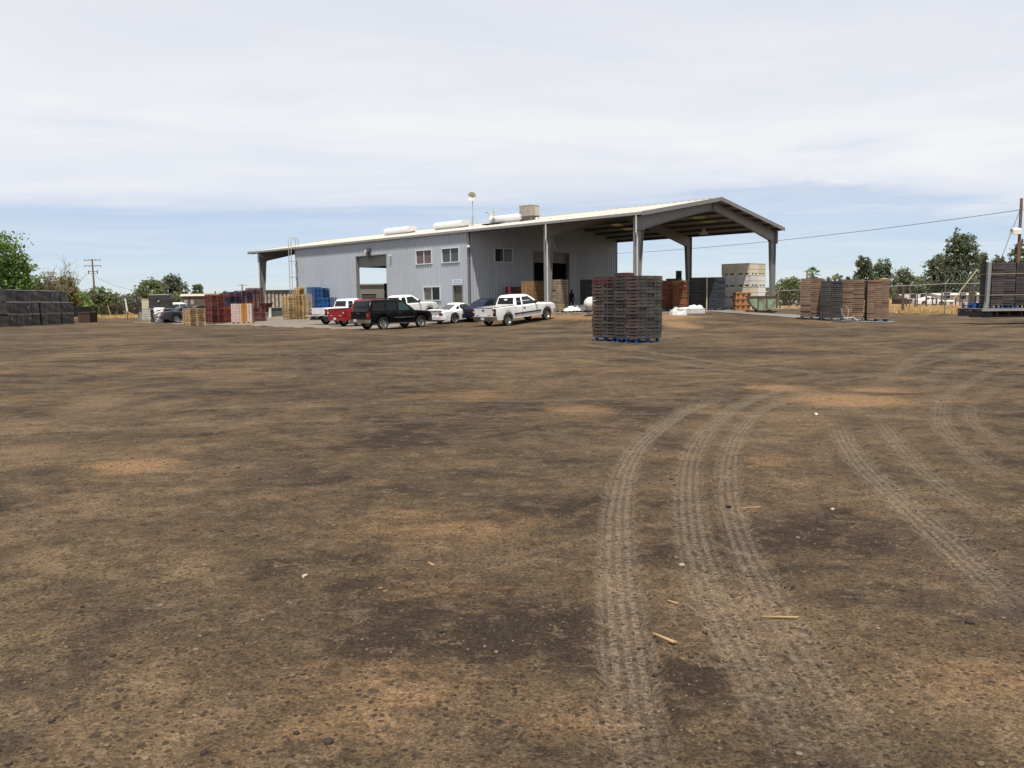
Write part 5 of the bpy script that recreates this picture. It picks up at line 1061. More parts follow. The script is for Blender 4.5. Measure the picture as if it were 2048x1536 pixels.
WL = [bevel_box(1.15, 1.12, .96, seed=i, noise=.022) for i in range(5)]
for m in WL: m.materials.append(M_bfilm)
def wrapped(x, y, z, rz, lab, k, sc=(1, 1, 1), paper=True, edge=True):
    t = thing('wrapped_load', lab, 'wrapped load', (x, y, z), rz, 'black wrapped loads on the left')
    o = link('film', WL[k % 5], t); o.scale = sc
    if edge:
        mb = MB(); mb.box(-.56 * sc[0], .56 * sc[0], -.57 * sc[1], .57 * sc[1], .0, .03); mb.box(-.5 * sc[0], .55 * sc[0], -.585 * sc[1], -.575 * sc[1], .9 * sc[2], .945 * sc[2]); mb.build('slip_sheet', M_paper if k % 3 == 0 else M_filmg, t)
    if paper and rng.random() < .6:
        mb = MB(); q = rng.uniform(-.3, .2); zq = rng.uniform(.42, .6); mb.box(q, q + .15, -.605 * sc[1], -.592 * sc[1], zq, zq + .17); mb.build('paper_label', M_paper, t)
    return t
rowdir = np.array([-.05, 1.0]); rowdir /= np.linalg.norm(rowdir); rrot = R(88)
for k in range(9):
    d = 64.4 + 1.21 * k + (.25 if k > 3 else 0); x = -38.75 - .06 * (d - 64) - .6
    z0 = gzf(x, d); x += rng.normal() * .05
    for l in range(3):
        if k == 8 and l == 2: continue
        o = wrapped(x + rng.normal() * .04, d, z0 + l * .975, rrot + rng.normal() * .05, f'black film wrapped load, {("bottom", "middle", "top")[l]} tier, {ordw(k)} column of the long row from the left', k * 3 + l, (rng.uniform(.90, .96), 1, 1))
for l in range(3): wrapped(-40.3 + .7, 62.1, gzf(-39.6, 62.1) + l * 1.06, rrot + rng.normal() * .02, f'black film wrapped load, {("bottom", "middle", "top")[l]} tier of the stack at the picture\'s left edge', l, (1.05, 1.2, 1.09))
for l in range(3): wrapped(-41.3, 60.7, gzf(-41, 60.7) + l * 1.06, rrot, f'black film wrapped load, {("bottom", "middle", "top")[l]} tier, outermost stack cut by the left edge', l + 1, (1.05, 1.1, 1.09))
# two big wrapped loads by the grey sedan
x, y = xat(327, 73.0), 73.0; z = gzf(x, y)
wrapped(x, y, z, R(12), 'black wrapped load under the bigger one beside the grey sedan', 1, (1.35, 1.1, 1.25), False); wrapped(x + .02, y, z + 1.22, R(12), 'large black wrapped load on top beside the grey sedan', 2, (1.55, 1.25, 1.33), True)
mb = MB(); mb.tube((0, 0, 0), (0, 0, .45), .025); o = mb.build('thin_stake', M_white); o.location = (x - .7, y, z + 1.22 + .96 * 1.33 - .02); tag(o, 'thin white stake standing on the large black wrapped load', 'stake')
x2, y2_ = xat(322, 71.7), 71.7; n = 18; vs = []; fs = []; r_ = np.random.default_rng(4)
for j in range(n):
    for i in range(10): q = j / (n - 1); vs.append((-.35 + .75 * i / 9 + r_.normal() * .02 + (.2 * q if i > 6 else 0), -.25 * math.sin(q * 2.4) + r_.normal() * .035 - (.5 - abs(i / 9 - .5)) * .2, q * 1.3 + .01))
for j in range(n - 1):
    for i in range(9): k = j * 10 + i; fs.append((k, k + 1, k + 11, k + 10))
mb = MB(); mb.add(vs, fs); o = mb.build('plastic_sheet', M_film, smooth=True); o.location = (x2, y2_, gzf(x2, y2_)); o.modifiers.new('thick', 'SOLIDIFY').thickness = .01; tag(o, 'crumpled white plastic sheet hanging behind the grey sedan', 'plastic sheet')
x2, y2_ = xat(336, 74.0), 73.9 + .2
# trays of white and orange cartons in front of the red pallets
M_pink = pmat('carton_white', (.72, .58, .53), .7, var=.08, objvar=.08); M_oran = pmat('carton_orange', (.50, .22, .025), .65, var=.1, objvar=.1); M_gapr = pmat('carton_red', (.26, .06, .045), .7, var=.1)
def small_carton(mat, w_, h):
    mb = MB(); mb.box(-w_ / 2, w_ / 2, -.3, .3, 0, h - .016, 0); mb.prism([(-w_ * .28, h * .72), (w_ * .28, h * .72), (0, h * .35)], 'y', -.304, -.298, 1); mb.prism([(-.16, h * .72), (.16, h * .72), (0, h * .35)], 'x', w_ / 2 - .002, w_ / 2 + .004, 1); mb.box(-w_ / 2 + .01, w_ / 2 - .01, -.29, .29, h - .016, h, 1); return mb.mesh('carton', [mat, M_gapr])
h_ = .118
for who, (u, v), cols, in (('left', (463, 648.3), [(M_pink, .24, -.26), (M_pink, .24, 0), (M_pink, .24, .26)]), ('right', (484, 648.0), [(M_oran, .42, -.2), (M_pink, .34, .2)])):
    c0 = np.array(gp(u, v)); rzv = R(6); c0 = c0 + np.array([.33, .42]); z = gzf(*c0)
    o = link('wooden_pallet', PM['nat']); o.location = (c0[0], c0[1], z + .01); o.rotation_euler = (0, 0, rzv); o.scale = (.68, .62, 1); tag(o, f'small pale pallet under the {who} pile of little cartons', 'pallet')
    for ci, (m_, w_, off) in enumerate(cols):
        ms = small_carton(m_, w_, h_)
        for l in range(12):
            o = link('fruit_carton', ms); o.location = (c0[0] + off * math.cos(rzv) + rng.normal() * .004, c0[1] + off * math.sin(rzv), z + .155 + l * h_); o.rotation_euler = (0, 0, rzv + rng.normal() * .01)
            cn = 'orange' if m_ is M_oran else 'pale pink'; pos = ('left', 'middle', 'right')[ci] if len(cols) == 3 else ('left', 'right')[ci]
            tag(o, f'{cn} carton, {ordw(l)} layer, {pos} column, {who} pile before the red pallets', 'carton', 'small cartons before the red pallets')
# shelter with tan roof, parked vehicle with green windscreen, tote, dumpster, hoist
x, y = xat(400, 84.0), 84.0; t = thing('storage_trailer', 'brown storage trailer with a rounded tan roof behind the red pallets', 'trailer', (x, y, gzf(x, y)), R(12))
mb = MB(); mb.box(-1.25, 2.0, -1.0, 1.0, .55, 2.35); mb.build('box', pmat('trailer_brown', (.12, .085, .062), .7, var=.25, scale=1.5), t)
mb = MB(); mb.prism([(-1.1, 2.35)] + [(-1.12 * math.cos(a), 2.37 + .24 * math.sin(a)) for a in np.linspace(0.05, math.pi - .05, 9)] + [(1.1, 2.35)], 'x', -1.45, 2.2); mb.build('roof', pmat('roof_tan', (.50, .40, .29), .7), t, smooth=True, ang=30)
for q in (-.95, -.35):
    mb = MB(); mb.box(q - .13, q + .17, -1.016, -1.0, 1.55, 2.0); mb.build('paper_notice', M_paper, t)
mb = MB(); mb.box(-.62, -.56, -1.02, -1.0, .6, 2.3); mb.build('door_post', M_dark, t)
for s in (-1, 1):
    mb = MB(); mb.lathe([(0, -.1), (.3, -.1), (.34, 0), (.3, .1), (0, .1)], 16, 'y', (.8, s * .95, .34)); mb.build('wheel', M_tyre, t)
mb = MB(); mb.box(-1.2, -1.0, -.3, .3, 0, .55); mb.build('jack', M_steel, t)
VAN = dict(SED); VAN.update(mirm=P_white, hm=P_white, bumper=(.34, .6, P_white), rglass=M_gglass); VAN['cab'] = [(.92, 1.35, -1.95, .82), (1.3, 1.0, -1.75, .78), (1.65, .7, -1.5, .72), (1.74, .5, -1.3, .66), (1.78, .3, -1.1, .55)]; VAN['rear'] = [(-.7, 1.05), (.7, 1.05), (.62, 1.68), (-.62, 1.68)]
VAN['side'] = [([(-.3, 1.02), (1.0, 1.02), (.6, 1.6), (-.3, 1.62)], M_gglass), ([(-1.5, 1.05), (-.4, 1.02), (-.4, 1.62), (-1.35, 1.6)], M_gglass)]; VAN['front'] = [(-.7, 1.02), (.7, 1.02), (.62, 1.66), (-.62, 1.66)]
put_vehicle(VAN, 'parked_van', 'small pale van with green tinted glass behind the grey sedan', 'van', (xat(352, 80.0), 80.0), R(75), P_white)
x, y = xat(302, 86.0), 86.0; t = thing('tote_tank', 'pale caged liquid tote standing left of the black wrapped loads', 'tote', (x, y, gzf(x, y)), R(10))
mb = MB(); mb.box(-.5, .5, -.55, .55, .15, 1.15); mb.build('bottle', pmat('tote_white', (.60, .58, .50), .5), t); mb = MB()
for q in np.linspace(-.5, .5, 6): mb.tube((q, -.57, .12), (q, -.57, 1.17), .012, n=4)
for zq in np.linspace(.2, 1.15, 5): mb.tube((-.52, -.57, zq), (.52, -.57, zq), .012, n=4)
mb.build('cage', M_galv, t); mb = MB(); mb.box(-.55, .55, -.6, .6, 0, .13); mb.build('base', M_galv, t)
mb = MB(); mb.box(-.5, .5, -.5, .5, 0, 1.0); mb.box(-.53, .53, -.53, .53, .95, 1.02)
for q in (-.4, 0, .4): mb.box(q - .02, q + .02, -.515, -.5, .05, .95)
o = mb.build('white_crate', pmat('crate_cream', (.62, .56, .42), .7)); o.location = (x, y, gzf(x, y) + 1.19); o.rotation_euler = (0, 0, R(10)); tag(o, 'cream crate standing on top of the caged liquid tote', 'crate')
x, y = xat(180, 80.0), 80.0; t = thing('scrap_bin', 'rusty brown open scrap bin beyond the black wrapped loads', 'bin', (x, y, gzf(x, y)), R(-10))
mb = MB(); mb.prism([(-.62, .0), (.62, 0), (.68, .95), (-.68, .95)], 'y', -.55, .55); mb.build('tub', pmat('scrap_rust', (.06, .036, .025), .85, var=.35, scale=3), t); mb = MB()
for q in (-.35, .02, .4): mb.box(q - .03, q + .03, -.59, -.551, .03, .92)
mb.box(-.71, .71, -.6, .6, .93, .99); mb.build('rib', M_rust, t)
x, y = xat(155, 84.0), 84.0; t = thing('utility_trailer', 'dark utility trailer parked behind the row of wrapped loads', 'trailer', (x, y, gzf(x, y)), R(80))
mb = MB(); mb.box(-1.6, 1.6, -.8, .8, .5, 1.5); mb.build('box', pmat('trailer_dark', (.02, .022, .026), .6, var=.3), t)
mb = MB(); mb.box(-1.62, -1.6, -.7, .7, .6, 1.4); mb.build('tailgate', pmat('trailer_panel', (.10, .12, .14), .5), t)
for s in (-1, 1):
    mb = MB(); mb.lathe([(0, -.1), (.2, -.1), (.36, -.1), (.38, 0), (.36, .1), (0, .1)], 18, 'y', (0, s * .95, .38)); mb.build('wheel', M_tyre, t)
    mb = MB(); mb.box(-.5, .5, s * .95 - .15, s * .95 + .15, .8, .84); mb.build('fender', M_dark, t)
mb = MB(); mb.path([(-1.6, .75, .7), (-1.9, .75, .7), (-1.9, .75, 1.3)], .03); mb.build('hitch', M_galv, t)
x, y = xat(275, 92.0), 92.0; t = thing('pipe_hoist', 'leaning pipe frame hoist with one white leg near the left fence', 'hoist', (x, y, gzf(x, y)), 0)
mb = MB(); mb.tube((-.85, 0, .9), (-1.0, 0, 2.35), .10, .09, 10); mb.build('white_leg', M_white, t)
mb = MB(); mb.path([(-1.0, 0, 2.3), (.25, 0, 2.55)], .05).path([(.25, 0, 2.55), (.45, 0, .0)], .07).path([(.0, 0, 2.45), (.75, .1, 1.1), (.9, .1, 0)], .04).path([(-.85, 0, .95), (-.85, 0, 0)], .04); mb.build('frame', pmat('hoist_black', (.03, .03, .035), .6), t)
mb = MB(); mb.cbox((.75, .1, .55), (.5, .5, .5)).cbox((.7, .1, .12), (.8, .6, .24)); mb.build('engine', M_steel, t)
# long corrugated container and rusty hopper under the left canopy
bx_, by_ = w2b(xat(566, 104), 104); t = thing('slatted_trailer', 'long rusty white cattle trailer with black upright ribs beyond the left canopy', 'trailer', (xat(566, 104), 104, gzf(xat(566, 104), 104)), R(-4))
mb = MB(); mb.box(-4.2, 4.6, -1.2, 1.2, .9, 2.95); mb.build('side', pmat('side_rusty_white', (.55, .47, .38), .7, var=.2, scale=1.4, dirt=(.18, .09, .05), dirt_amt=.9, dirt_scale=1.6), t)
for k in range(19): mb = MB(); q = -4.2 + 8.8 * k / 18; mb.box(q - .07, q + .07, -1.3, -1.2, .35, 2.9); mb.build('rib', M_dark, t)
mb = MB(); mb.box(-4.3, 4.7, -1.32, 1.3, 2.95, 3.15); mb.build('top_rail', M_dark, t); mb = MB(); mb.box(-4.2, 4.6, -1.15, 1.15, .55, .9); mb.build('chassis', M_dark, t)
for q in (-3.4, -2.2, 3.0):
    for s in (-1, 1): mb = MB(); mb.lathe([(0, -.12), (.42, -.12), (.45, 0), (.42, .12), (0, .12)], 16, 'y', (q, s * 1.0, .45)); mb.build('wheel', M_tyre, t)
x, y = xat(537, 82.0), 82.0; t = thing('feed_hopper', 'rusty conical feed hopper beside the rightmost red pallets', 'hopper', (x, y, gzf(x, y)), R(20))
mb = MB(); mb.lathe([(.12, .55), (.2, .6), (.62, 1.35), (.64, 1.45), (.58, 1.45)], 4, 'z'); mb.build('funnel', M_rust, t); mb = MB(); mb.tube((.3, -.1, 0), (.3, -.1, 1.0), .17, .16, 12); mb.build('white_drum', M_white, t)
mb = MB()
for a in (0, 2.1, 4.2): mb = MB(); mb.tube((.55 * math.cos(a), .55 * math.sin(a), 0), (.4 * math.cos(a), .4 * math.sin(a), 1.2), .03); mb.build('leg', M_rust, t)
x, y = xat(553, 84.5), 84.5; t = thing('concrete_trough', 'dark grey trough lying left of the yellow pallets', 'trough', (x, y, gzf(x, y)), R(15)); mb = MB(); mb.prism([(-.5, .0), (.5, 0), (.62, .85), (-.62, .85)], 'x', -.75, .75); mb.build('body', pmat('trough_grey', (.13, .13, .125), .8, var=.2), t, smooth=False); mb = MB(); mb.box(-.8, .8, -.68, .68, .84, .9); mb.build('rim', M_steel, t)
# seen through the shed door: low block building and stacks beyond
x, y = xat(744, 118), 118; t = thing('block_building', 'low grey block building seen through the shed doorway', 'building', (x, y, 0), R(8)); mb = MB(); mb.box(-9, 9, 0, 8, 0, 4.0); mb.build('wall', pmat('block_grey', (.19, .175, .16), .85, var=.1, bump=.2), t); mb = MB(); mb.box(-9.2, 9.2, -.2, 8.2, 4.0, 4.2); mb.build('roof', M_trim, t); mb = MB(); mb.box(-1.2, .9, -.05, 0, 0, 2.8); mb.build('door', M_dark, t)
mb = MB(); frame(mb, 'x', -1.2, .9, .1, 2.8, -.12, .14, .12); mb.build('door_frame', M_steel, t)
for k in range(3):
    bq = (-24.4 + .15 * k, 10.75 + 1.2 * k); x, y = b2w(*bq)
    for l in range((3, 4, 4)[k]):
        mb = MB(); mb.box(-.58, .58, -.55, .55, .12, .98); mb.box(-.58, .58, -.55, .55, .0, .1); o = mb.build('stacked_carton_load', pmat('load_brown', (.14, .09, .055), .8, var=.2, objvar=.2)); o.location = (x, y, SLAB + .01 + l * .99); o.rotation_euler = (0, 0, B_ROT + rng.normal() * .02); tag(o, f'brown carton load inside the shed, {ordw(l)} tier, {("left", "middle", "right")[k]} stack', 'load', 'carton loads inside the shed')

# ------------------------------------------------------------------ poles and wires
M_pole = pmat('pole_wood', (.19, .105, .062), .85, var=.2, scale=3, stretch=(6, 6, .6)); M_wire = pmat('wire', (.05, .05, .055), .6); M_ins = pmat('insulator', (.14, .12, .11), .4)
def utility_pole(name, lab, x, y, h, r0, arms, lean=(0, 0)):
    t = thing(name, lab, 'utility pole', (x, y, gzf(x, y))); mb = MB(); mb.tube((0, 0, -.3), (lean[0], lean[1], h), r0, r0 * .72, 12); mb.build('post', M_pole, t, smooth=True)
    for z, w_, dn in arms:
        f_ = z / h; mb = MB(); mb.box(-w_ / 2 + lean[0] * f_, w_ / 2 + lean[0] * f_, -.08, .08, z - .07, z + .07); a = mb.build('crossarm', M_pole, t)
        for q in (-.46, -.18, .2, .46):
            mb = MB(); s = -1 if dn else 1; mb.lathe([(.03, 0), (.07, s * .08), (.05, s * .14), (.08, s * .2), (.03, s * .28)], 8, 'z', (w_ * q + lean[0] * f_, 0, z + s * .07)); mb.build('insulator', M_ins, a)
    return t
lp = (xat(197.5, 182), 182); up = utility_pole('utility_pole', 'tall wooden utility pole with crossarms rising above the left bushes', *lp, 11.75, .22, [(11.5, 3.7, False), (10.3, 3.7, True)], (-.15, 0))
for s in (-1, 1):
    mb = MB(); mb.tube((s * .95 - .13, 0, 8.5), (s * .95 - .13, 0, 9.3), .12); mb.box(min(0, s * .95) - .13, max(0, s * .95) - .13, -.05, .05, 9.0, 9.12); mb.box(min(0, s * .7) - .13, max(0, s * .7) - .13, -.04, .04, 8.55, 8.63); mb.build('cutout_fuse', M_ins, up)
rp = (xat(2029.5, 75), 75); rpole = utility_pole('utility_pole', 'bare wooden utility pole carrying a white owl box at the right edge', *rp, 10.15, .165, [], (.06, 0))
t = thing('owl_box', 'white arched nest box fixed to the right hand pole', 'nest box', (rp[0] - .42, rp[1] - .18, zat(2020, 468, 75)), R(12))
mb = MB(); mb.prism([(-.22, 0)] + [(-.22 * math.cos(a), .28 + .24 * math.sin(a)) for a in np.linspace(0, math.pi, 9)] + [(.22, 0)], 'x', -.45, .4); mb.build('shell', pmat('box_white', (.78, .76, .70), .5), t)
mb = MB(); mb.lathe([(0, -.456), (.075, -.456), (.075, -.45)], 12, 'x', (0, 0, .27)); mb.build('entrance_hole', M_black, t); mb = MB(); mb.box(-.5, .4, -.25, .25, -.03, .0); mb.build('floor', M_white, t)
def wire(p0, p1, sag, r_, lab, n=18):
    pts = []
    for i in range(n + 1):
        q = i / n; p = Vector(p0).lerp(Vector(p1), q); p.z -= sag * 4 * q * (1 - q); pts.append(p)
    mb = MB(); mb.path(pts, r_, 4); o = mb.build('overhead_wire', M_wire); return tag(o, lab, 'wire')
ptop = Vector((rp[0], rp[1], zat(2027, 420, 75)))
hid = (xat(930, 150), 150); utility_pole('utility_pole', 'wooden utility pole standing behind the shed', *hid, 10.6, .2, [(10.2, 2.4, False)])
wire(ptop, (hid[0], hid[1], zat(930, 509, 150)), 1.6, .028, 'long sagging overhead wire running from the right pole behind the canopy')
wire(ptop + Vector((0, 0, .25)), (rp[0] + 9, rp[1] - 14, ptop.z + 1.2), .3, .022, 'short overhead wire leaving the right pole to the right'); wire(ptop, (rp[0] + 9, rp[1] - 14, ptop.z + .5), .35, .022, 'lower overhead wire leaving the right pole to the right')
wire(ptop + Vector((0, 0, .1)), (xat(1960, 76), 76, .05), 0, .022, 'slanting guy wire anchoring the right pole')
wire((lp[0] + .2, lp[1], zat(200, 551, 182)), (xat(275, 170), 170, zat(275, 580, 170)), .5, .03, 'thin wire hanging from the left pole to the tree')
fp_ = (xat(490.5, 330), 330); utility_pole('utility_pole', 'distant utility pole peeping over the red pallet stacks', *fp_, zat(490, 568, 330), .3, [(zat(490, 568, 330) - .5, 3.6, False)])

# ------------------------------------------------------------------ trees
def tree(name, lab, x, y, h, crown, trunk_h, r0, mat, n, leaf, seed, group=None, cat='tree', limbs=5, bark=None, z0=None):
    """crown: list of (dx, dy, z, rx, ry, rz) ellipsoid clumps; leaves spread through a shell of each"""
    r_ = np.random.default_rng(seed); z0 = gzf(x, y) if z0 is None else z0; t = thing(name, lab, cat, (x, y, z0), 0, group); bark = bark or M_bark
    mb = MB(); mb.path([(0, 0, -.2), (r_.normal() * .1, r_.normal() * .1, trunk_h * .5), (r_.normal() * .2, r_.normal() * .2, trunk_h)], r0, 8, 0, r0 * .6); tip = Vector(mb.v[-1])
    for (dx, dy, z, rx, ry, rz_) in crown[:max(limbs, 1)]:
        mb.path([(0, 0, trunk_h * .7), (dx * .45, dy * .45, trunk_h * .7 + (z - trunk_h * .7) * .55), (dx, dy, z + rz_ * .3)], r0 * .5, 6, 0, r0 * .12)
    mb.build('trunk', bark, t, smooth=True)
    vol = np.array([c[3] * c[4] + c[3] * c[5] for c in crown]); cnt = np.maximum((n * vol / vol.sum()).astype(int), 30); P = []
    for c, k in zip(crown, cnt):
        d = r_.normal(size=(k, 3)); d /= np.linalg.norm(d, axis=1, keepdims=True); rad = r_.uniform(0, 1, k) ** .38
        # lumpy outline
        lump = 1 + .22 * np.sin(d[:, 0] * 5 + c[0] * 3 + seed) * np.sin(d[:, 1] * 4.3 + c[2]) + .18 * np.sin(d[:, 2] * 7 + d[:, 0] * 6 + seed * 1.7)
        q = d * (rad * lump)[:, None] * np.array(c[3:6]) + np.array(c[:3]); P.append(q)
    P = np.vstack(P); P = P[P[:, 2] > .05]
    cl = np.sin(P[:, 0] * 2.9 / (leaf * 4) + seed) * np.sin(P[:, 1] * 2.3 / (leaf * 4) + 1) + np.sin(P[:, 2] * 3.1 / (leaf * 4) + seed * 2); P = P[cl > -.75]   # gaps between sprays
    k = len(P); a = r_.normal(size=(k, 3)); a /= np.linalg.norm(a, axis=1, keepdims=True); b = np.cross(a, r_.normal(size=(k, 3))); b /= np.linalg.norm(b, axis=1, keepdims=True)
    s = leaf * r_.uniform(.6, 1.4, k)[:, None]; V = np.stack([P + a * s, P + b * s * .55, P - a * s, P - b * s * .55], 1).reshape(-1, 3)
    me_ = bpy.data.meshes.new('crown'); F_ = np.arange(4 * k).reshape(-1, 4); me_.from_pydata(V.tolist(), [], F_.tolist()); me_.materials.append(mat); link('crown', me_, t); return t
M_bark = pmat('bark', (.13, .10, .075), .9, var=.25, scale=4)
F_green = foliage('leaf_green', (.045, .085, .018), (.155, .235, .055)); F_olive = foliage('leaf_olive', (.050, .068, .030), (.135, .165, .072)); F_euc = foliage('leaf_eucalyptus', (.042, .058, .034), (.115, .138, .078)); F_dry = foliage('leaf_dry', (.12, .085, .05), (.26, .20, .11)); F_grey = foliage('leaf_grey', (.055, .07, .045), (.15, .165, .10)); F_yel = foliage('leaf_yellowing', (.075, .08, .022), (.22, .20, .06))
def px_tree(name, lab, u, vtop, dep, wpx, mat, n, leaf, seed, group=None, trunk=.25, clumps=7, cat='tree', flat=1.0, vbot=None):
    """a tree whose place comes from its distance; crown width and height in metres follow from it"""
    x = xat(u, dep); h = zat(u, vtop, dep) - gzf(x, dep); wd = wpx / FPX * dep; r_ = np.random.default_rng(seed + 100); cr = []
    zb = h * trunk
    for i in range(clumps):
        f_ = (i + .5) / clumps; z = zb + (h - zb) * (.12 + .76 * f_); ww = wd / 2 * math.sin(math.pi * (.16 + .74 * f_)) ** .7; a = r_.uniform(0, 6.28); rr = wd * r_.uniform(.22, .34)
        cr.append((math.cos(a) * max(ww - rr, 0) * r_.uniform(.6, 1.1), math.sin(a) * max(ww - rr, 0) * .8, z, rr, rr, min((h - zb) * .27, rr * 1.1) * flat))
    cr.append((r_.normal() * wd * .05, 0, h - min((h - zb) * .2, wd * .2), wd * .26, wd * .26, min((h - zb) * .2, wd * .24)))
    return tree(name, lab, x, dep, h, cr, zb + (h - zb) * .4, max(.10, h * .025), mat, n, leaf, seed, group, cat, limbs=clumps)
GL = 'trees and bushes on the left'; GRT = 'trees on the right'
px_tree('broadleaf_tree', 'large bright green tree at the left edge behind the wrapped loads', -16, 464, 92, 205, F_green, 22000, .17, 1, GL, .08, 13)
px_tree('broadleaf_tree', 'lower bright green tree spilling right beside the large left tree', 42, 512, 96, 100, F_green, 9000, .16, 2, GL, .05, 8)
px_tree('bush', 'grey green bush under the bare dead tree', 88, 556, 101, 95, F_olive, 7000, .15, 3, GL, .02, 7, 'bush')
px_tree('bush', 'yellowing bush right of the bare dead tree', 142, 556, 104, 84, F_yel, 7000, .15, 4, GL, .02, 7, 'bush')
px_tree('bush', 'green bush left of the wooden utility pole', 160, 585, 112, 76, F_green, 6000, .15, 5, GL, .02, 6, 'bush')
px_tree('bush', 'round green bush just behind the utility pole base', 205, 578, 122, 95, F_olive, 8000, .16, 6, GL, .02, 8, 'bush')
px_tree('bush', 'grey scrubby bush right of the utility pole', 243, 592, 126, 75, F_grey, 4000, .15, 7, GL, .02, 7, 'bush')
px_tree('bush', 'low scrub beside the leaning hoist', 288, 600, 128, 70, F_grey, 3500, .15, 8, GL, .02, 7, 'bush')
px_tree('eucalyptus_tree', 'wide olive green tree behind the large black wrapped load', 312, 560, 150, 84, F_olive, 10000, .2, 9, GL, .1, 9)
px_tree('eucalyptus_tree', 'loose grey green tree with gaps right of the olive tree', 355, 552, 156, 62, F_grey, 7500, .2, 10, GL, .15, 7)
px_tree('bush', 'bushy growth under the loose grey green tree', 352, 588, 150, 90, F_olive, 4500, .18, 11, GL, .02, 8, 'bush')
px_tree('eucalyptus_tree', 'small dark tree just left of the red pallets', 402, 570, 160, 34, F_euc, 2600, .18, 12, GL, .2, 5)
px_tree('eucalyptus_tree', 'tall narrow eucalyptus above the brown crate stacks', 1722, 515, 150, 48, F_euc, 6000, .2, 21, GRT, .2, 6)
px_tree('eucalyptus_tree', 'wide eucalyptus behind the rightmost crate stack', 1762, 524, 154, 64, F_euc, 7500, .2, 22, GRT, .12, 8)
px_tree('eucalyptus_tree', 'small eucalyptus left of the big dark tree', 1803, 541, 158, 54, F_grey, 4500, .2, 23, GRT, .1, 6)
px_tree('eucalyptus_tree', 'biggest dark eucalyptus tree left of the right pole', 1918, 470, 135, 96, F_euc, 17000, .2, 24, GRT, .06, 10)
px_tree('eucalyptus_tree', 'lower left shoulder of trees beside the biggest eucalyptus', 1874, 512, 140, 84, F_euc, 11000, .2, 25, GRT, .03, 8)
px_tree('eucalyptus_tree', 'thin grey eucalyptus right of the biggest one', 1960, 506, 142, 40, F_grey, 4000, .2, 26, GRT, .1, 6)
px_tree('eucalyptus_tree', 'small pale tree rising over the loaded trailer', 1990, 512, 150, 40, F_grey, 2400, .2, 27, GRT, .25, 5)
px_tree('eucalyptus_tree', 'dark tree behind the right utility pole', 2034, 484, 140, 60, F_euc, 6000, .2, 28, GRT, .1, 7)
px_tree('eucalyptus_tree', 'dense green tree just right of the canopy column', 1578, 560, 150, 90, F_olive, 8000, .2, 29, GRT, .03, 8)
px_tree('bush', 'low bush row behind the brown house', 1835, 556, 165, 90, F_olive, 5000, .22, 30, GRT, .02, 8, 'bush')
px_tree('bush', 'shaded scrub beneath the biggest eucalyptus', 1900, 560, 138, 110, F_euc, 6000, .2, 31, GRT, .02, 8, 'bush')
px_tree('bush', 'low grey green scrub between the palm and the narrow eucalyptus', 1672, 566, 175, 90, F_grey, 5000, .22, 32, GRT, .02, 8, 'bush')
px_tree('bush', 'olive scrub to the right of the wide eucalyptus', 1815, 566, 168, 80, F_olive, 5000, .22, 33, GRT, .02, 8, 'bush')
for i, (u, v, wpx) in enumerate(((1655, 556, 16), (1668, 557, 10), (1680, 556, 18), (1694, 554, 16))): px_tree('young_tree', f'small distant tree, {ordw(i)} from the palm over the crate stacks', u, v, 190, wpx, F_euc, 900, .2, 40 + i, 'small distant trees over the crate stacks', .1, 4)
# bare dead tree
x, y = xat(108, 99), 99; t = thing('dead_tree', 'bare dead tree with forked branches behind the wrapped loads', 'tree', (x, y, gzf(x, y))); mb = MB(); rb = random.Random(5)
def branch(p, d, L, r_, depth):
    pts = [p]; 
    for k in range(4): d = (d + Vector((rb.gauss(0, .22), rb.gauss(0, .22), rb.gauss(.04, .14)))).normalized(); pts.append(pts[-1] + d * L / 4)
    mb.path(pts, r_, 5, 0, r_ * .5)
    if depth:
        for k in range(3 if depth > 1 else 4): a = rb.uniform(0, 6.28); nd = (d + Vector((math.cos(a), math.sin(a), .15)) * rb.uniform(.5, 1.0)).normalized(); branch(pts[2 + k % 3], nd, L * rb.uniform(.5, .8), r_ * .5, depth - 1)
for q in ((-.6, 0, 1), (.15, .2, 1.2), (.7, -.1, .9), (.3, .3, 1)): branch(Vector((0, 0, 1.2)), Vector(q).normalized(), rb.uniform(2.5, 3.7), .10, 3)
mb.path([(0, 0, -.2), (.05, 0, 1.4)], .28, 8, 0, .2); mb.build('trunk', pmat('dead_bark', (.17, .135, .105), .9, var=.2), t)
px_tree('bush', 'dry brown twiggy bush around the bare dead tree', 110, 540, 100, 62, F_dry, 2600, .07, 61, GL, .1, 6, 'bush')
# palm
x, y = xat(1622, 125), 125; hp = zat(1622, 548, 125); t = thing('palm_tree', 'fan palm with shaggy dead fronds behind the leftmost crate stack', 'palm', (x, y, gzf(x, y)))
mb = MB(); mb.tube((0, 0, -.2), (.1, 0, hp), .28, .2, 10); mb.build('trunk', M_bark, t); r_ = random.Random(3)
def fronds(n, zlo, zhi, L, mat, nm, droop):
    mb = MB()
    for i in range(n):
        a = r_.uniform(0, 6.28); el = r_.uniform(zlo, zhi); d = Vector((math.cos(a) * math.cos(el), math.sin(a) * math.cos(el), math.sin(el))); s = d.cross(Vector((0, 0, 1))).normalized(); c = Vector((.1, 0, hp - .1)); e = c + d * L * .55
        mb.tube(c, e, .02, n=4)
        for k in range(9): q = (k - 4) / 4; tip = e + (d * math.cos(q * 1.1) + s * math.sin(q * 1.1)) * L * .5 - Vector((0, 0, droop * abs(q))); m_ = (e + tip) / 2 + s * .05; mb.add([e, m_ + Vector((0, 0, .04)), tip, m_ - s * .1], [(0, 1, 2, 3)])
    mb.build(nm, mat, t)
fronds(26, -.2, 1.35, 1.25, F_green, 'frond', .15); fronds(26, -1.4, -.5, 1.1, F_dry, 'dead_frond', .2)
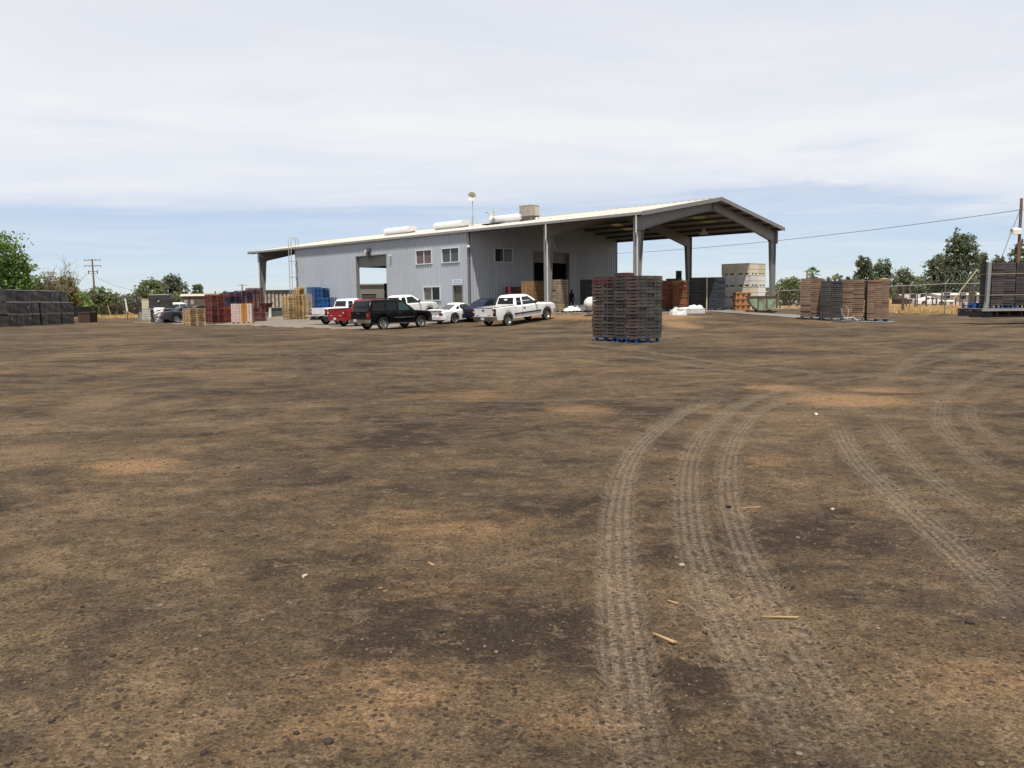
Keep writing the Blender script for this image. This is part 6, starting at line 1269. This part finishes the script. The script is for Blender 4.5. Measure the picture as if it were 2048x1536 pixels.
x, y = xat(1612, 123), 123; mb = MB(); mb.tube((0, 0, -.2), (0, 0, zat(1612, 541, 123)), .12, .1, 8); mb.box(-.5, .3, -.05, .05, zat(1612, 541, 123) - .15, zat(1612, 541, 123) - .05); o = mb.build('wooden_post', M_pole); o.location = (x, y, 0); tag(o, 'thin wooden post with a short arm beside the palm', 'post')

# ------------------------------------------------------------------ right side: fence, field, houses, trailer
M_fence = pmat('fence_galv', (.48, .47, .44), .5, metal=.2, var=.1); M_oldpost = pmat('old_post', (.085, .068, .055), .9, var=.3, scale=4)
FX = 33.2; t = thing('chain_link_fence', 'chain link fence with coiled wire on top at the right of the yard', 'fence', (FX, 0, 0)); fys = [46, 50.2, 54.4, 58.6, 63.4, 69, 76, 84, 93, 103]
for yy in fys: z = gzf(FX, yy); mb = MB(); mb.tube((0, yy, z - .2), (0, yy, z + 2.42), .04); mb.tube((0, yy, z + 2.42), (.25, yy, z + 2.75), .025); mb.build('fence_post', M_fence, t)
for a, b in zip(fys[:-1], fys[1:]): mb = MB(); mb.tube((0, a, gzf(FX, a) + 2.4), (0, b, gzf(FX, b) + 2.4), .032); mb.build('top_rail', M_fence, t)
mb = MB()
for k in range(9): zq = .1 + 2.2 * k / 8; mb.path([(0, yy, gzf(FX, yy) + zq) for yy in fys], .004, 3)
for k in range(int((103 - 46) / .35)):
    a = 46 + k * .35
    for s in (1, -1): mb.tube((0, a + (0 if s > 0 else 2.3), gzf(FX, a) + .05), (0, a + (2.3 if s > 0 else 0), gzf(FX, a) + 2.38), .004, n=3, cap=False)
mb.build('wire_mesh', M_fence, t)
mb = MB(); pts = [(.25 + .42 * math.cos(q), 54 + q * .17, gzf(FX, 54) + 2.95 + .42 * math.sin(q)) for q in np.arange(0, 2 * math.pi * 13, .45)]; mb.path(pts, .006, 4); mb.build('coiled_wire', M_fence, t)
t = thing('chain_link_fence', 'dark chain link fence in front of the bushes on the left', 'fence', (0, 0, 0)); pts_ = [(xat(u, 108), 108) for u in (205, 222, 239, 256, 273, 290, 307)]
for x, y in pts_: mb = MB(); mb.tube((x, y, gzf(x, y) - .2), (x, y, gzf(x, y) + 1.9), .05); mb.build('fence_post', M_oldpost, t)
mb = MB()
for k in range(7): mb.path([(x, y, gzf(x, y) + .2 + k * .28) for x, y in pts_], .012, 3)
for k in range(70): x0 = pts_[0][0] + (pts_[-1][0] - pts_[0][0]) * k / 70; mb.tube((x0, 108, gzf(x0, 108) + .05), (x0 + .25, 108, gzf(x0, 108) + 1.88), .01, n=3)
mb.build('wire_mesh', M_oldpost, t)
mb = MB(); mb.tube((0, 0, 0), (-.45, 0, 1.6), .04); o = mb.build('pale_stake', pmat('stake_yellow', (.55, .47, .25), .7)); x, y = xat(228, 106), 106; o.location = (x, y, gzf(x, y)); tag(o, 'pale leaning stake before the left bushes', 'stake')
gpost = 'old wooden posts standing in the dry field'
for i, (u, v, h_, w_) in enumerate(((1804.5, 624, 2.6, .30), (1811.5, 615, 1.3, .2), (1829, 616, 1.9, .22), (1833.5, 616, 1.9, .16), (1851, 615, 1.4, .25), (1863.5, 614.5, 1.2, .2), (1871.5, 614, 1.2, .25), (1881.5, 616, 2.3, .2), (1890.5, 615, 1.6, .2), (1902, 613, 1.0, .2), (1908.5, 613, 1.4, .18), (1918, 613, 1.7, .2), (1923, 613, 1.0, .22), (1937, 615.5, 2.6, .28), (1943.5, 617, 3.2, .42), (1960.5, 613, 1.9, .24), (1560, 621, 1.1, .2), (1577, 617, 1.0, .18), (1594, 616, 1.3, .2), (1597, 612, 1.1, .14))):
    dep = 2557 / max(v - (601.8 - .0122 * (u - 1024)), 8); x = xat(u, dep); k = dep / 95.0
    mb = MB(); hh = h_ * (.75 + .25 * k); mb.tube((0, 0, -.2), (rng.normal() * .05, 0, hh), w_ * .5, w_ * .42, 8); o = mb.build('old_post', M_oldpost); o.location = (x, dep, gzf(x, dep)); tag(o, f'weathered dark wooden post in the dry field, {ordw(i)} of the posts counted along them', 'post', gpost)
mb = MB(); mb.tube((0, 0, 0), (3.3, 0, 3.9), .055); o = mb.build('leaning_pipe', pmat('pipe_yellow', (.46, .40, .22), .6)); x, y = xat(1898, 92), 92; o.location = (x, y, gzf(x, y) + .6); o.rotation_euler = (0, 0, R(10)); tag(o, 'long pale yellow pipe leaning up in the field', 'pipe')
mb = MB(); mb.tube((0, 0, 0), (0, 0, .95), .07); mb.lathe([(0, .16), (.4, .1), (.5, 0), (.4, -.03)], 12, 'z', (0, 0, .95)); o = mb.build('pipe_stand', M_white); o.location = (x, y, gzf(x, y)); tag(o, 'small white stand at the foot of the leaning pipe', 'stand')
def house(name, lab, u0, u1, vt, vb, dep, wallm, roofm, rz, wins, gable=.9):
    x0, x1 = xat(u0, dep), xat(u1, dep); w_ = x1 - x0; xc = (x0 + x1) / 2; z = gzf(xc, dep); h_ = zat((u0 + u1) / 2, vt, dep) - z; t = thing(name, lab, 'house', (xc, dep, z), rz)
    mb = MB(); mb.box(-w_ / 2, w_ / 2, 0, 5, 0, h_ - (.3 if gable < .5 else .8)); mb.build('wall', wallm, t)
    mb = MB(); e = h_ - (.3 if gable < .5 else .8); mb.prism([(-.4, e), (5.4, e), (2.5, e + gable), ], 'x', -w_ / 2 - .3, w_ / 2 + .3); mb.build('roof', roofm, t)
    for q in wins:
        mb = MB(); mb.box(w_ * q[0] - .5, w_ * q[0] + .5, -.03, 0, q[1], q[2]); wn_ = mb.build('window' if q[1] > .3 else 'door', M_glass, t)
        mb = MB(); frame(mb, 'x', w_ * q[0] - .5, w_ * q[0] + .5, q[1], q[2], -.05, .05, .07); mb.build('frame', M_white, wn_)
    return t
house('mobile_home', 'long low white mobile home beyond the field on the right', 1879, 1990, 586, 612, 128, pmat('home_white', (.66, .63, .57), .7, var=.06), pmat('home_roof', (.60, .58, .54), .7), R(-4), [(-.38, 1.1, 2.0), (-.1, 1.0, 1.9), (.08, .1, 2.0), (.3, 1.0, 1.9)], .35)
house('brown_house', 'small brown house with a pale roof beyond the white car', 1812, 1858, 589, 606, 150, pmat('house_brown', (.16, .10, .075), .8), pmat('house_roof', (.36, .33, .27), .8), R(6), [(-.25, 1.0, 1.9), (.2, 1.0, 1.9)], .9)
house('brown_house', 'low tan house far behind the canopy column', 1560, 1600, 597, 608, 170, pmat('house_tan', (.40, .33, .26), .8), pmat('house_roof2', (.30, .26, .22), .8), 0, [(-.2, 1.0, 1.9), (.2, 1.0, 1.9)], .7)
SW = dict(SED); SW.update(mirm=P_white, hm=P_white, bumper=(.34, .6, P_white)); put_vehicle(SW, 'sedan', 'distant white sedan parked before the brown house', 'car', (xat(1846, 128), 128), R(2), P_white)
put_vehicle(SW, 'sedan', 'tiny white car far behind the canopy column', 'car', (xat(1575, 160), 160), R(5), P_white)
# flatbed trailer with crates at the right edge
ty = 44.3; tx0 = xat(1917, 43.3); tz = gzf(tx0 + 2, ty); t = thing('flatbed_trailer', 'low steel flatbed trailer loaded with crates at the right edge', 'trailer', (tx0, ty, tz), R(1))
mb = MB(); mb.box(1.1, 9.0, -1.2, 1.2, .80, .86); mb.build('deck', pmat('deck_steel', (.24, .24, .235), .6, var=.2), t)
for s in (-1, 1): mb = MB(); mb.box(1.08, 9.0, s * 1.18 - .05, s * 1.18 + .05, .72, .80); mb.build('side_rail', pmat('rail_steel', (.33, .33, .32), .55), t); mb = MB(); mb.box(1.45, 9.0, s * .55 - .06, s * .55 + .06, .38, .52); mb.build('main_beam', pmat('beam_dark', (.055, .05, .045), .7), t)
for k in range(12): q = 1.3 + k * .65; mb = MB(); mb.box(q - .05, q + .05, -1.1, 1.1, .52, .72); mb.build('cross_member', pmat('beam_rust', (.075, .035, .028), .8), t)
mb = MB(); mb.box(1.1, 1.7, -1.1, 1.1, .45, .71); mb.build('end_box', M_dark, t)
mb = MB(); mb.box(3.55, 4.1, -1.24, -1.235, .735, .785); mb.build('reflector', M_tail, t)
for q in (6.0, 7.0):
    for s in (-1, 1): mb = MB(); mb.lathe([(0, -.12), (.22, -.13), (.34, -.12), (.37, 0), (.34, .12), (0, .12)], 20, 'y', (q, s * .92, .37)); mb.build('wheel', M_tyre, t)
mb = MB(); mb.box(5.0, 5.12, -.6, .6, 0, .4); mb.build('landing_leg', M_steel, t)
mb = MB(); mb.prism([(1.32, .86), (1.44, .86), (1.54, 1.1), (1.60, 3.25), (1.42, 3.25), (1.38, 1.2)], 'y', -1.02, -.86); hb_ = mb.build('load_stake', pmat('stake_steel', (.27, .28, .27), .5, var=.15), t)
GT = 'crates loaded on the flatbed trailer'
for k in range(3): crate_stack(tx0 + 2.32 + 1.26 * k, ty - .35, R(1), T_dark if k else pmat('lug_umber', (.070, .058, .055), .65, var=.25, objvar=.3), f'{("left", "middle", "right")[k]} stack on the flatbed trailer', GT, 18, 2, 1.24, 1.1, .124, tz + .864, 'mut', name='trailer_crate', lab='dark crate')
for zq in (1.55, 2.65):
    mb = MB(); mb.box(1.4, 5.6, -1.03, -1.02, zq - .016, zq + .016); mb.box(1.39, 1.4, -1.03, .4, zq - .016, zq + .016); o = mb.build('cargo_strap', pmat('strap_yellow', (.36, .31, .17), .6)); o.location = (tx0, ty + .06, tz); tag(o, f'{"lower" if zq < 2 else "upper"} yellow strap around the crates on the flatbed trailer', 'strap')
for k, q in enumerate((.72,)):
    for l in range(2): o = link('wooden_pallet', PM['blue']); o.location = (tx0 + 2.0, ty + .92, tz + .864 + l * .142); o.rotation_euler = (0, 0, R(91)); tag(o, f'empty blue pallet, {("lower", "upper")[l]} of two at the trailer end', 'pallet')
# dry grass tufts along the field edge
def grass_stuff(name, lab, pts, hmin, hmax, mat, seed):
    r_ = np.random.default_rng(seed); k = len(pts); P = np.array(pts); z = gz(P[:, 0], P[:, 1]) + .08; a = r_.uniform(0, 6.28, k); h_ = r_.uniform(hmin, hmax, k); w_ = .05 + .05 * r_.random(k); lx = r_.normal(0, .18, k) * h_
    V = np.stack([np.c_[P[:, 0] - np.cos(a) * w_, P[:, 1] - np.sin(a) * w_, z], np.c_[P[:, 0] + np.cos(a) * w_, P[:, 1] + np.sin(a) * w_, z], np.c_[P[:, 0] + lx, P[:, 1] + lx * .5, z + h_]], 1).reshape(-1, 3)
    me_ = bpy.data.meshes.new(name); me_.from_pydata(V.tolist(), [], np.arange(3 * k).reshape(-1, 3).tolist()); me_.materials.append(mat); return stuff(link(name, me_), lab, 'grass')
F_straw = foliage('straw', (.30, .20, .08), (.55, .40, .19), .3)
def field_pts(n, x0, x1, y0, y1, seed):
    r_ = np.random.default_rng(seed); x = r_.uniform(x0, x1, n); yb_ = np.interp(x, [-60, -26, -20, 16, 24, 34, 60], [97, 100, 106, 108, 78, 63.5, 58]); y = yb_ + 1.5 + (r_.random(n) ** 2) * (y1 - y0); return list(zip(x, y))
grass_stuff('dry_grass', 'straw coloured dry grass along the right field edge', field_pts(9000, 22, 60, 0, 60, 1), .12, .42, F_straw, 2); grass_stuff('dry_grass', 'straw coloured dry grass by the left fence', field_pts(5000, -62, -28, 0, 14, 3), .12, .4, F_straw, 4)
# far tree line that closes the horizon
r_ = np.random.default_rng(9); P = []
for i in range(420):
    a = r_.uniform(-.75, .75); d = r_.uniform(420, 760); hh = r_.uniform(4, 11) * (1.1 if a > .3 else .8); ww = r_.uniform(5, 14); k = 60
    q = r_.normal(size=(k, 3)); q /= np.linalg.norm(q, axis=1, keepdims=True); P.append(q * (r_.random(k) ** .4)[:, None] * np.array([ww, ww, hh / 2]) + np.array([math.sin(a) * d, math.cos(a) * d, hh / 2]))
P = np.vstack(P); k = len(P); a = r_.normal(size=(k, 3)); a /= np.linalg.norm(a, axis=1, keepdims=True); b = np.cross(a, r_.normal(size=(k, 3))); b /= np.linalg.norm(b, axis=1, keepdims=True); s = r_.uniform(.9, 1.9, k)[:, None]
V = np.stack([P + a * s, P + b * s * .7, P - a * s, P - b * s * .7], 1).reshape(-1, 3); me_ = bpy.data.meshes.new('distant_trees'); me_.from_pydata(V.tolist(), [], np.arange(4 * k).reshape(-1, 4).tolist()); me_.materials.append(F_grey); stuff(link('distant_trees', me_), 'distant belt of trees along the horizon', 'trees')
# ------------------------------------------------------------------ litter on the dirt
M_splint = pmat('splinter', (.40, .26, .12), .7, var=.15)
for u, v, L, a, wd, lab in ((1559, 1231, .17, -8, .009, 'long pale wood splinter lying right of the middle tyre tracks'), (1327, 1283, .13, -55, .012, 'broad pale wood splinter lying on the left tyre track'), (1344, 1208, .06, -50, .009, 'short pale wood splinter above the broad one'), (861, 1129, .07, -60, .009, 'small orange wood splinter in the middle foreground'), (1500, 1018, .14, 2, .008, 'thin straw lying between the tyre tracks')):
    x, y = gp(u, v); mb = MB(); mb.add([(-L / 2, -wd / 3, 0), (L / 2, -wd, 0), (L / 2 + .01, wd, 0), (-L / 2, wd * .3, 0), (-L / 2, -wd / 3, .006), (L / 2, -wd, .007), (L / 2 + .01, wd, .006), (-L / 2, wd * .3, .006)], [(0, 3, 2, 1), (4, 5, 6, 7), (0, 1, 5, 4), (1, 2, 6, 5), (2, 3, 7, 6), (3, 0, 4, 7)]); o = mb.build('wood_splinter', M_splint); o.location = (x, y, max(gzm(x, y), gzm(x + L / 2 * math.cos(R(a)), y + L / 2 * math.sin(R(a))), gzm(x - L / 2 * math.cos(R(a)), y - L / 2 * math.sin(R(a)))) + .002); o.rotation_euler = (0, R(-1), R(a)); tag(o, lab, 'splinter')
for u, v, s, c, lab in ((1364, 1128, .022, (.34, .27, .20), 'pale round stone between the tyre tracks'), (610, 1153, .020, (.40, .33, .25), 'pale pebble left of the middle foreground'), (1632, 829, .026, (.7, .68, .62), 'white scrap of litter beside the sand patch'), (1665, 1020, .02, (.4, .34, .26), 'pale pebble right of the tyre tracks'), (656, 1485, .022, (.035, .027, .02), 'dark clod at the lower left foreground'), (882, 1263, .02, (.03, .022, .018), 'dark clod in the middle foreground'), (1939, 1246, .026, (.035, .028, .022), 'dark clod at the lower right'), (1456, 1011, .028, (.028, .022, .018), 'dark clod beside the right track')):
    x, y = gp(u, v); V, Fc = rock_shape(int(u)); mb = MB(); mb.add((V * s).tolist(), [tuple(q) for q in Fc.tolist()]); o = mb.build('stone', pmat(f'stone_{int(u)}', c, .9, var=.2, scale=30), smooth=True, ang=60); o.location = (x, y, gzm(x, y) + s * .2); tag(o, lab, 'stone')
bpy.context.view_layer.update()
